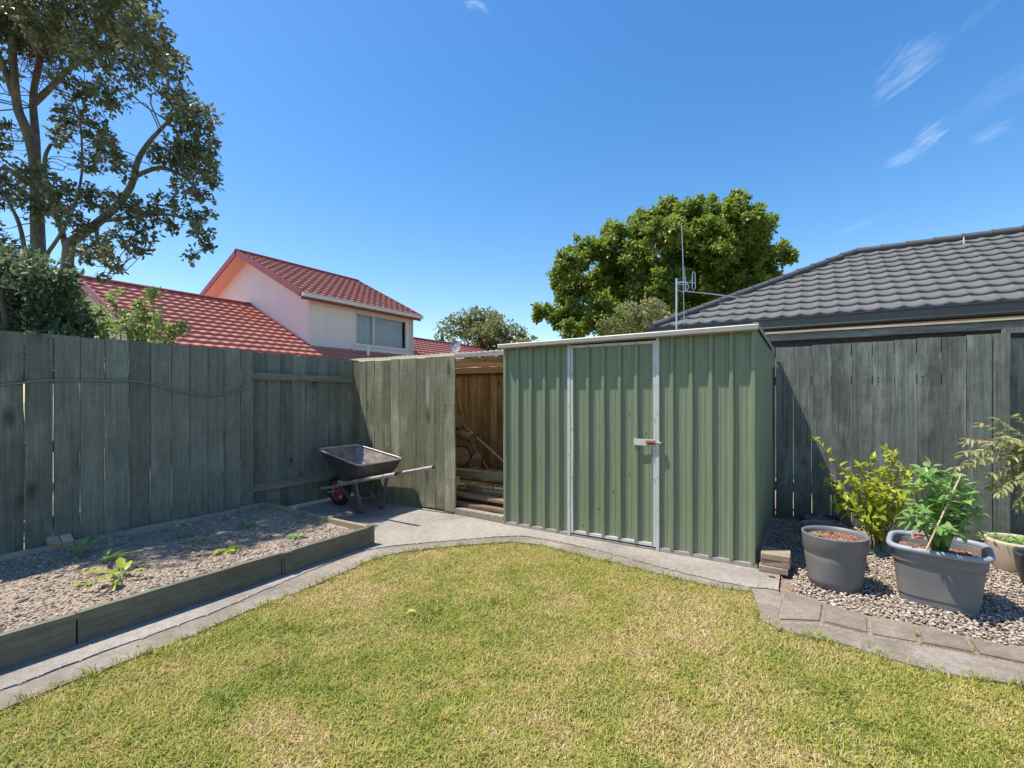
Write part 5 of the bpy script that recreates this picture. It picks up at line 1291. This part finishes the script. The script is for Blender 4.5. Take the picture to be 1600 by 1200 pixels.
# shrub with long olive-pink leaves reaching in from the right
nb = Vector((p5.x, p5.y, .18)); root = thing('bamboo_like_shrub', 'feathery shrub with olive and pinkish leaflets reaching in from the right edge over the pots', 'shrub', tuple(nb))
PL, DL, UL, LL, WL, CL = [], [], [], [], [], []
mb = MB()
tips = [(1512, 692, 3.2), (1505, 712, 3.1), (1535, 668, 3.25), (1560, 662, 3.2), (1590, 655, 3.2), (1620, 650, 3.2), (1488, 738, 3.1), (1545, 700, 3.1), (1520, 725, 3.05), (1550, 740, 3.05), (1575, 720, 3.05), (1600, 700, 3.0), (1560, 770, 3.0), (1590, 790, 3.0), (1598, 750, 2.95), (1625, 720, 3.0), (1545, 760, 3.1), (1640, 690, 3.0), (1580, 690, 3.1), (1660, 670, 3.1), (1610, 770, 2.95), (1560, 690, 3.05)]
for (a, b, t) in tips:
    tip = at(a, b, t); top = Vector(at(1635, 690, 3.15)); pts = limb(mb, [nb+rv(.01), nb.lerp(top, .6)+rv(.02), nb.lerp(top, .9).lerp(tip, .25), tip+Vector((0, 0, .03)) if b < 740 else tip], .008, .0018, 6)
    seg = pts[7:]
    for i, (p, d) in enumerate(along(seg, 17)):
        for sgn in (-1, 1):
            sd = d.cross(Vector((0, 0, 1))).normalized()*sgn; addleaf(p, d*.75+sd*.8+Vector((0, 0, random.uniform(-.55, .15))), random.uniform(.04, .075), random.uniform(.014, .022), random.uniform(.1, .6))
    for _ in range(4): addleaf(tip, (tip-pts[-3]).normalized()+rv(.35), random.uniform(.04, .06), .014, .3)
mb.build('stem', M['twig'], root); leafy(root, PL, DL, UL, LL, WL, CL, 'leaf_nandina', .5, sd=.28)
# seedlings in the raised bed
sl = [((125, 866), 8, .085, 'leafy seedling nearest the loose wood block in the raised bed', 'leaf_pepper', .42, 1.6), ((164, 880), 7, .075, 'drooping seedling between the wood block and the brightest seedling', 'leaf_pepper', .4, 1.1),
      ((190, 908), 7, .10, 'largest and brightest yellow-green seedling, nearest the front plank', 'leaf_lemon', .38, .8), ((137, 910), 5, .035, 'tiny pale seedling left of the largest yellow-green one', 'leaf_lemon', .5, .5),
      ((281, 838), 8, .055, 'upright feathery seedling close to the back plank, middle of the bed', 'leaf_pepper', .35, .9), ((312, 843), 8, .04, 'small dark seedling just right of the upright feathery one', 'leaf_pepper', .5, .6),
      ((354, 860), 12, .05, 'bright rounded seedling among pale chips near the front plank joint', 'leaf_lemon', .6, .6), ((464, 838), 14, .04, 'small bright seedling nearest the far front corner of the bed', 'leaf_pepper', .6, .7), ((386, 820), 10, .05, 'low dark seedling near the far back corner of the bed', 'leaf_pepper', .5, .6),
      ((205, 866), 3, .03, 'single small sprout right of the drooping seedling', 'leaf_pepper', .4, .9), ((302, 867), 3, .018, 'very small sprout in the middle of the bare soil', 'leaf_pepper', .6, .6), ((140, 882), 3, .045, 'flat small leaf left of the drooping seedling', 'leaf_pepper', .4, .4)]
for (pp, n_, L_, lb_, mt, wl, up) in sl:
    c = gnd(pp[0], pp[1], .125); c.z = float(soilz(np.array([[c.x, c.y]]))[0])
    tuft('seedling', lb_, c, n_+3, L_*1.3, mt, .006, 'seedling', 'seedlings growing in the raised bed', wl, up, .5)
# wood block against the fence
wb = on_x(92, 845, .035); root = thing('wood_block', 'pair of short sawn wood blocks leaning between the left fence and the raised bed', 'wood block', tuple(wb))
for s, o_ in ((-1, -.038), (1, .036)):
    mb = MB(); mb.obox(wb+Vector((.03, o_, -.002*s)), (.9, 0, -.42), (0, 1, .1*s), (.42, 0, .9), .05, .034, .025, bev=.003); mb.build('block', M['block'], root)
# fallen leaf on the lawn
fl = gnd(637, 955, 0.01); root = thing('fallen_leaf', 'single yellow-green leaf lying on the lawn', 'leaf', tuple(fl))
leafy(root, [tuple(fl)], [(.8, .5, .1)], [(0, 0, 1)], [.055], [.03], [.1], 'leaf_lemon', .85, 'blade')
fl = gnd(1206, 901, 0.004); mb = MB(); mb.lathe(fl, [(.001, .006), (.012, .005), (.016, .001), (.014, 0)], 9, 1.4, .8); setp(mb.build('dried_clod', M['potsoil'], loc=tuple(fl)), 'small dark clod on the concrete near the brick stack', 'clod')

# ------------------------------------------------------------------ HOUSES
def tile_slope(O, A, B, Lh, S, course, wave, lo, hi, prof, step=.028, ds=None):
    """stepped, waved tile courses. O eave start, A along eave, B up slope"""
    O = Vector(O); A = Vector(A).normalized(); B = Vector(B).normalized(); Nn = A.cross(B)
    if Nn.z < 0: Nn = -Nn
    V = []; Fq = []; nc = int(math.ceil(S/course)); ds = ds or wave/10
    for c in range(nc):
        s0 = c*course; s1 = min(S, s0+course+.02); a0, a1 = lo(s0), hi(s0); b0, b1 = lo(s1), hi(s1)
        m = max(2, int((a1-a0)/ds)); base = len(V)
        for i in range(m+1):
            u0 = a0+(a1-a0)*i/m; u1 = min(max(u0, b0), b1)
            h0 = prof(u0/wave); h1 = prof(u1/wave)*.6
            p0 = O+A*u0+B*(s0+.0); p1 = O+A*u1+B*s1
            V += [p0+Nn*(h0-.012), p0+Nn*(step+h0), O+A*u0*.5+A*u1*.5+B*((s0+s1)/2)+Nn*(step*.5+h0*.3+h1*.7), p1+Nn*h1]
        for i in range(m):
            b = base+i*4
            for j in range(3): Fq.append((b+j, b+4+j, b+5+j, b+1+j))
    return [tuple(v) for v in V], Fq
RX, RZ, tp = -12.98, 4.70, math.tan(rad(25.5)); cp = math.cos(rad(25.5))
def redwave(f): return .015*math.sin(2*math.pi*f)
def red_house():
    root = thing('red_roofed_house', 'two-storey pale rendered house with red tiled roofs beyond the left fence', 'house', (-10, 8, -.06))
    def slope(xr, zr, run, y0, y1, pitch, sgn, name, A_=None):
        t = math.tan(pitch); c_ = math.cos(pitch); O = (xr+sgn*run, y0, zr-run*t); B = (-sgn*c_, 0, math.sin(pitch)); S = run/c_
        V, Fq = tile_slope(O, (0, 1, 0), B, y1-y0, S, .37, .30, lambda s: 0, lambda s: y1-y0, redwave, step=.068, ds=.03)
        return np_obj(name, V, Fq, M['roof_red'], root, smooth=False)
    roof = slope(RX, RZ, 5.2, .76, 19.2 if False else 11.4, rad(25.5), 1, 'roof')
    slope(RX, RZ, 5.2, .76, 11.4, rad(25.5), -1, 'roof')
    slope(-12.2, 4.17, 4.0, 11.4, 19.4, rad(24), 1, 'roof')
    slope(-12.2, 4.17, 4.0, 11.4, 19.4, rad(24), -1, 'roof')
    # lower storey walls
    mb = MB(); mb.box(RX-4.7, RX+4.7, 1.1, 19.2, -.06, 2.35); mb.add([(RX-4.7, 1.1, 2.35), (RX+4.7, 1.1, 2.35), (RX, 1.1, 4.60)], [(0, 1, 2)]); mb.build('lower_wall', M['wall_cream'], root)
    # ridge caps / verges
    mb = MB(); mb.tube([(RX, .72, RZ+.02), (RX, 5.74, RZ+.02)], .10, 8, smooth=True); mb.build('ridge_cap', M['ridge_red'], root); mb = MB(); mb.tube([(-12.2, 11.4, 4.20), (-12.2, 19.4, 4.20)], .09, 8); mb.build('ridge_cap', M['ridge_red'], root)
    mb = MB(); mb.beam((RX, .73, RZ-.02), (RX+5.25, .73, RZ-5.25*tp-.02), .05, .20, (0, 0, 1)); mb.build('verge_board', M['ridge_red'], root)
    # junction flashing up the gable wall
    mb = MB(); mb.beam((RX+.05, 5.70, RZ+.03), (-9.34, 5.70, RZ-(-9.34-RX)*tp+.04), .10, .05); mb.build('wall_flashing', M['ridge_red'], root)
    # upper storey
    UX0, UX1, UY0, UY1 = -16.6, -9.38, 5.74, 10.62; p2 = rad(26.4); t2 = math.tan(p2); zr = 6.62; ux = -13.0
    ze = lambda x: zr-abs(x-ux)*t2-.10
    mb = MB(); vs = [(UX0, UY0, 2.4), (UX1, UY0, 2.4), (UX1, UY0, ze(UX1)), (ux, UY0, ze(ux)), (UX0, UY0, ze(UX0))]
    mb.add(vs, [(0, 1, 2, 3, 4)]); mb.build('gable_wall', M['wall_white'], root)
    mb = MB(); mb.add([(UX0, UY1, 2.4), (UX1, UY1, 2.4), (UX1, UY1, ze(UX1)), (ux, UY1, ze(ux)), (UX0, UY1, ze(UX0))], [(4, 3, 2, 1, 0)])
    mb.add([(UX0, UY0, 2.4), (UX0, UY1, 2.4), (UX0, UY1, ze(UX0)), (UX0, UY0, ze(UX0))], [(0, 1, 2, 3)])
    mb.build('rear_wall', M['wall_white'], root)
    # long wall with window hole
    w0, w1, wz0, wz1 = 7.66, 10.32, 3.20, 4.42; zt_ = ze(UX1); mb = MB()
    for a, b, c, d in ((UY0, w0, 2.4, zt_), (w1, UY1, 2.4, zt_), (w0, w1, 2.4, wz0), (w0, w1, wz1, zt_)):
        mb.add([(UX1, a, c), (UX1, b, c), (UX1, b, d), (UX1, a, d)], [(0, 1, 2, 3)])
    for a, b, c, d in ((w0, w0, wz0, wz1), (w1, w1, wz0, wz1)): mb.add([(UX1, a, c), (UX1-.12, a, c), (UX1-.12, a, d), (UX1, a, d)], [(0, 1, 2, 3)])
    mb.add([(UX1, w0, wz0), (UX1-.12, w0, wz0), (UX1-.12, w1, wz0), (UX1, w1, wz0)], [(0, 1, 2, 3)])
    mb.build('long_wall', M['wall_white'], root)
    mb = MB(); fx = UX1-.03
    for a, b, c, d in ((w0, w0+.06, wz0, wz1), (w1-.06, w1, wz0, wz1), (w0+.06, w1-.06, wz0, wz0+.06), (w0+.06, w1-.06, wz1-.06, wz1), (8.50, 8.57, wz0+.06, wz1-.06)): mb.box(fx-.03, fx+.045, a, b, c, d)
    win = mb.build('window', M['gutter_white'], root)
    mb = MB(); mb.add([(fx, w0+.05, wz0+.05), (fx, w1-.05, wz0+.05), (fx, w1-.05, wz1-.05), (fx, w0+.05, wz1-.05)], [(0, 1, 2, 3)]); mb.build('pane', M['glass'], win)
    ny = 240; yv = np.linspace(w0+.04, w1-.09, ny); xv = fx-.11+.055*np.sin(yv*2*np.pi/.21)+.012*np.sin(yv*31)
    V = np.vstack([np.column_stack([xv, yv, np.full(ny, wz0-.05)]), np.column_stack([fx-.11+(xv-fx+.11)*.5, yv, np.full(ny, wz1+.02)])]); i = np.arange(ny-1)
    np_obj('curtain', V, np.stack([i, i+1, i+1+ny, i+ny], 1), M['curtain'], win, smooth=True)
    mb = MB(); mb.box(fx-2.2, fx-2.18, w0-1, w1+.2, wz0-.4, wz1+.2); mb.build('room_back', plain('dim_room', (.2, .19, .18), .9), win)
    # raised surround under the window
    mb = MB(); mb.box(UX1+.002, UX1+.035, w0-.15, UY1-.05, 2.98, 3.10); mb.box(UX1+.002, UX1+.03, UY1-.16, UY1-.03, 2.55, 4.60); mb.box(UX1+.002, UX1+.05, w0-.05, w1+.05, wz0-.05, wz0-.005); mb.build('window_surround', M['wall_white'], root)
    # upper roof
    for sgn in (1, -1):
        O = (ux+sgn*3.94, 5.24, zr-3.94*t2); V, Fq = tile_slope(O, (0, 1, 0), (-sgn*math.cos(p2), 0, math.sin(p2)), 5.5, 3.94/math.cos(p2), .37, .30, lambda s: 0, lambda s: 5.55, redwave, step=.068, ds=.03)
        np_obj('upper_roof', V, Fq, M['roof_red'], root)
    mb = MB(); mb.tube([(ux, 5.2, zr+.03), (ux, 10.8, zr+.03)], .09, 8); mb.build('ridge_cap', M['ridge_red'], root)
    for yb in (5.22, 10.81):
        for sgn in (1, -1):
            mb = MB(); mb.beam((ux, yb, zr-.03), (ux+sgn*3.97, yb, zr-3.97*t2-.03), .04, .20); mb.build('barge_board', M['fascia_red'], root)
    # soffits
    for sgn in (1, -1):
        mb = MB(); a = Vector((ux, 5.24, zr-.12)); b = Vector((ux+sgn*3.9, 5.24, zr-3.9*t2-.12)); mb.add([a, b, b+Vector((0, .52, 0)), a+Vector((0, .52, 0))], [(0, 1, 2, 3)])
        a = Vector((ux+sgn*3.4, 5.74, zr-3.4*t2-.12)); b = Vector((ux+sgn*3.9, 5.74, zr-3.9*t2-.12)); mb.add([a, b, b+Vector((0, 5.1, 0)), a+Vector((0, 5.1, 0))], [(0, 1, 2, 3)]); mb.build('soffit', M['soffit_roof_bounce'], root)
    ex = ux+3.99; ez = zr-3.99*t2
    mb = MB(); mb.box(ex-.02, ex+.10, 5.23, 10.83, ez-.10, ez+.02); mb.build('gutter', M['gutter_white'], root)
    mb = MB(); mb.box(ex-.05, ex-.021, 5.25, 10.8, ez-.19, ez-.02); mb.build('fascia', M['fascia_red'], root)
    mb = MB(); mb.tube([(UX1+.07, UY1-.03, ez-.1), (UX1+.07, UY1-.03, 2.7)], .04, 8); mb.build('downpipe', M['gutter_white'], root)
    v = on_x(575, 560, -8.9); zz = RZ-(-8.9-RX)*tp; mb = MB(); mb.tube([(v.x, v.y, zz-.1), (v.x, v.y, zz+.28)], .055, 10); mb.tube([(v.x, v.y, zz+.25), (v.x, v.y, zz+.33)], .08, 10); mb.build('vent_pipe', M['felt'], root)
red_house()
# satellite dish on the red roof
dc = at(711.5, 541, 22.0); root = thing('satellite_dish', 'grey satellite dish standing on the far red roof above the wood store', 'satellite dish', tuple(dc))
mb = MB(); dn = (CAM+Vector((-3, 2, 3))-dc).normalized(); dn = (-FWD+Vector((.15, 0, .35))).normalized(); ux_ = dn.cross(Vector((0, 0, 1))).normalized(); uy_ = ux_.cross(dn)
vs = []; nr = 6; nn = 28
for i in range(nr+1):
    r_ = i/nr
    for k in range(nn):
        a = 2*math.pi*k/nn; vs.append(dc+ux_*(.235*r_*math.cos(a))+uy_*(.30*r_*math.sin(a))-dn*(.05*(1-r_*r_)))
mb.add(vs, [(i*nn+k, i*nn+(k+1) % nn, (i+1)*nn+(k+1) % nn, (i+1)*nn+k) for i in range(nr) for k in range(nn)], 0, True); mb.build('reflector', M['dish'], root)
mb = MB(); mb.tube([dc-uy_*.28, dc-uy_*.12+dn*.32], .013, 6); mb.tube([dc-uy_*.12+dn*.28, dc-uy_*.10+dn*.36], .035, 8); mb.build('receiver_arm', M['steel'], root)
mb = MB(); mb.tube([dc-dn*.04, dc-dn*.10+Vector((0, 0, -.15)), dc-dn*.10+Vector((0, 0, -.9))], .022, 8); mb.build('mast', M['steel'], root)

def dark_house():
    root = thing('dark_roofed_house', 'single-storey house with a charcoal scalloped tile hip roof behind the right fence', 'house', (8, 9, -.06))
    X0, Y0, Z0 = 2.62, 4.42, 2.50; d = 3.10; pitch = math.atan(1.60/d); S = d/math.cos(pitch); X1 = 15.0
    def sc(f):
        q = f-math.floor(f); return .031*(1-math.sin(math.pi*q)**.8)
    V, Fq = tile_slope((X0, Y0, Z0), (1, 0, 0), (0, math.cos(pitch), math.sin(pitch)), X1-X0, S, .318, .245, lambda s: s*math.cos(pitch), lambda s: X1-X0, sc, step=.032, ds=.0175)
    np_obj('roof', V, Fq, M['roof_grey'], root)
    V, Fq = tile_slope((X0, Y0+2*d, Z0), (0, -1, 0), (math.cos(pitch), 0, math.sin(pitch)), 2*d, S, .318, .245, lambda s: s*math.cos(pitch), lambda s: 2*d-s*math.cos(pitch), sc, step=.024, ds=.03)
    np_obj('roof', V, Fq, M['roof_grey'], root)
    mb = MB(); mb.add([(X0, Y0+2*d, Z0), (X1, Y0+2*d, Z0), (X1, Y0+d, Z0+1.6), (X0+d, Y0+d, Z0+1.6)], [(0, 1, 2, 3)]); mb.build('roof', M['roof_grey'], root)
    A = Vector((X0-.03, Y0-.03, Z0+.02)); Bp = Vector((X0+d, Y0+d, Z0+1.6+.045)); mb = MB()
    def caps(p, q, n_):
        for i in range(n_):
            a = p.lerp(q, i/n_); b = p.lerp(q, (i+1)/n_+.004); mb.tube([a+Vector((0, 0, .004)), a.lerp(b, .12), b], [.082, .075, .068], 10)
    caps(A, Bp, 13); caps(Bp, Vector((X1, Y0+d, Z0+1.6+.045)), 24); caps(Vector((X0-.03, Y0+2*d+.03, Z0+.02)), Bp, 12); mb.build('ridge_cap', M['ridge_grey'], root)
    # fascia with gutter
    mb = MB(); prof = [(0, 0), (-.125, .0), (-.132, .012), (-.124, .03), (-.128, .14), (-.135, .15), (-.12, .158), (-.0, .158)]
    vs = []
    for x in (X0-.13, X1):
        for y, z in prof: vs.append((x, Y0+.02+y, Z0-.165+z))
    k = len(prof); mb.add(vs, [(i, (i+1) % k, k+(i+1) % k, k+i) for i in range(k)]+[tuple(range(k)), tuple(range(2*k-1, k-1, -1))]); mb.build('gutter', M['fascia_dark'], root)
    mb = MB(); mb.box(X0-.13, X0-.01, Y0+.022, Y0+2*d, Z0-.165, Z0-.007); mb.build('gutter', M['fascia_dark'], root)
    mb = MB(); mb.box(X0+.0, X1, Y0+.022, Y0+.05, Z0-.15, Z0-.02); mb.build('fascia', M['fascia_dark'], root)
    mb = MB(); mb.box(X0+.02, X1, Y0+.052, Y0+.60, Z0-.20, Z0-.185); mb.build('soffit', M['soffit_brown'], root)
    mb = MB(); mb.box(X0+.55, X1, Y0+.55, Y0+2*d-.5, -.06, Z0-.201); mb.build('wall', M['wall_cream'], root)
    v = on_y(1506, 372, Y0+d-.6); mb = MB(); mb.tube([v+Vector((0, 0, -.10)), v+Vector((0, 0, .02))], .008, 8); mb.build('vent_pipe', M['felt'], root)
dark_house()
def aerial():
    T = 7.9; b = at(1057, 500, T); root = thing('television_aerial', 'thin metal aerial with folded loops and a tall whip fixed beside the dark roof hip', 'aerial', tuple(b))
    def q(a, b_, dt=0): return at(a, b_, T+dt)
    mb = MB(); mb.tube([q(1057, 515), q(1057, 435)], .016, 8); mb.build('mast', M['steel'], root)
    mb = MB(); mb.tube([q(1069, 508), q(1067, 400), q(1065, 355)], .0065, 6); mb.tube([q(1065, 355), q(1065, 349)], .004, 6); mb.build('whip', M['steel'], root)
    mb = MB(); mb.tube([q(1070, 455), q(1110, 459), q(1152, 465)], .010, 6); mb.build('boom', M['steel'], root)
    def loop(pts): mb = MB(); mb.tube(pts+[pts[0]], .0075, 6, cap=False); mb.build('folded_loop', M['steel'], root)
    loop([q(1082, 427), q(1084, 424), q(1086, 427), q(1086.5, 450), q(1084, 454), q(1081.5, 450)])
    loop([q(1062+10*math.cos(a)+4, 450-7.5*math.sin(a)-2) for a in np.linspace(0, 2*math.pi, 16)[:-1]])
    loop([q(1060, 440), q(1075, 441), q(1075, 445), q(1060, 444)])
    mb = MB(); mb.tube([q(1058, 441), q(1086, 442)], .008, 6); mb.tube([q(1071, 432), q(1071, 455)], .007, 6); mb.tube([q(1070, 417), q(1070, 440)], .005, 6); mb.build('cross_bar', M['steel'], root)
aerial()

# ------------------------------------------------------------------ WORLD, SUN, CAMERA
sun_dir = Vector((-.38, -.24, 1.0)).normalized(); el = math.asin(sun_dir.z)
sl_ = bpy.data.lights.new('sun', 'SUN'); sl_.energy = 5.0; sl_.angle = rad(.53); sl_.color = (1, .94, .845)
so_ = bpy.data.objects.new('sun', sl_); C.objects.link(so_); so_.rotation_euler = (-sun_dir).to_track_quat('-Z', 'Y').to_euler(); so_.location = (0, 0, 20)
W = bpy.data.worlds.new('World'); bpy.context.scene.world = W; W.use_nodes = True; nt = W.node_tree
bg = nt.nodes['Background']; sky = nt.nodes.new('ShaderNodeTexSky'); sky.sky_type = 'NISHITA'; sky.sun_disc = False
sky.sun_elevation = el; sky.sun_rotation = math.atan2(sun_dir.x, sun_dir.y); sky.altitude = 0; sky.air_density = 1.1; sky.dust_density = .5; sky.ozone_density = 1.3
tc = nt.nodes.new('ShaderNodeTexCoord').outputs['Generated']
def wisp(px, py, ang, su, sv, amt, seed):
    d = (at(px, py, 1)-CAM).normalized(); r = d.cross(Vector((0, 0, 1))).normalized(); u = r.cross(d)
    e1 = (r*math.cos(ang)+u*math.sin(ang)); e2 = (-r*math.sin(ang)+u*math.cos(ang))
    def dot(v):
        n = nt.nodes.new('ShaderNodeVectorMath'); n.operation = 'DOT_PRODUCT'; L(nt, tc, n.inputs[0]); n.inputs[1].default_value = v; return n.outputs['Value']
    a = dot(e1); b = dot(e2); f = dot(d)
    cc = nt.nodes.new('ShaderNodeCombineXYZ'); L(nt, a, cc.inputs[0]); L(nt, b, cc.inputs[1]); cc.inputs[2].default_value = seed
    n1 = noise(nt, mapping(nt, cc.outputs[0], (10, 44, 1)), 1.5, 8, .68, .9); n2 = noise(nt, mapping(nt, cc.outputs[0], (10, 10, 1)), 1.4, 3, .5)
    q = math_(nt, 'ADD', math_(nt, 'POWER', math_(nt, 'ABSOLUTE', math_(nt, 'DIVIDE', a, su)), 2), math_(nt, 'POWER', math_(nt, 'ABSOLUTE', math_(nt, 'DIVIDE', math_(nt, 'ADD', b, math_(nt, 'MULTIPLY', math_(nt, 'SUBTRACT', n2, .5), sv*2)), sv)), 2))
    m = ramp(nt, math_(nt, 'SUBTRACT', n1, math_(nt, 'MULTIPLY', q, .30)), [(.28, g(0)), (.72, g(1))], 'EASE')
    m = math_(nt, 'MULTIPLY', m, ramp(nt, f, [(.5, g(0)), (.6, g(1))])); return math_(nt, 'MULTIPLY', m, amt*.62)
tot = None
for args in ((1424, 102, rad(30), .060, .030, .16, 1.3), (1452, 212, rad(25), .030, .020, .24, 4.1), (1545, 207, rad(5), .036, .018, .16, 7.7), (1415, 245, rad(12), .036, .014, .15, 2.2), (1560, 150, rad(15), .10, .035, .045, 9.1), (745, 10, rad(-15), .030, .010, .22, 5.5), (1340, 352, rad(12), .045, .008, .06, 3.9), (1540, 15, rad(30), .04, .010, .05, 8.2)):
    m = wisp(*args); tot = m if tot is None else math_(nt, 'MAXIMUM', tot, m)
hs = nt.nodes.new('ShaderNodeHueSaturation'); hs.inputs['Saturation'].default_value = 1.36; hs.inputs['Hue'].default_value = .502; L(nt, sky.outputs[0], hs.inputs['Color'])
col = mix(nt, tot, hs.outputs[0], (11.0, 11.2, 11.6)); L(nt, col, bg.inputs[0]); bg.inputs[1].default_value = .138

cd = bpy.data.cameras.new('camera'); cam = bpy.data.objects.new('camera', cd); C.objects.link(cam); bpy.context.scene.camera = cam
cam.location = CAM; cam.rotation_euler = (rad(90), 0, YAW); cd.sensor_width = 36; cd.lens = 36*F/1600; cd.shift_y = (HY-600)/1600; cd.clip_start = .05; cd.clip_end = 600
sc_ = bpy.context.scene; sc_.view_settings.view_transform = 'Standard'; sc_.view_settings.look = 'None'; sc_.view_settings.gamma = 1; sc_.view_settings.exposure = .6
sc_.cycles.max_bounces = 8; sc_.cycles.transparent_max_bounces = 8
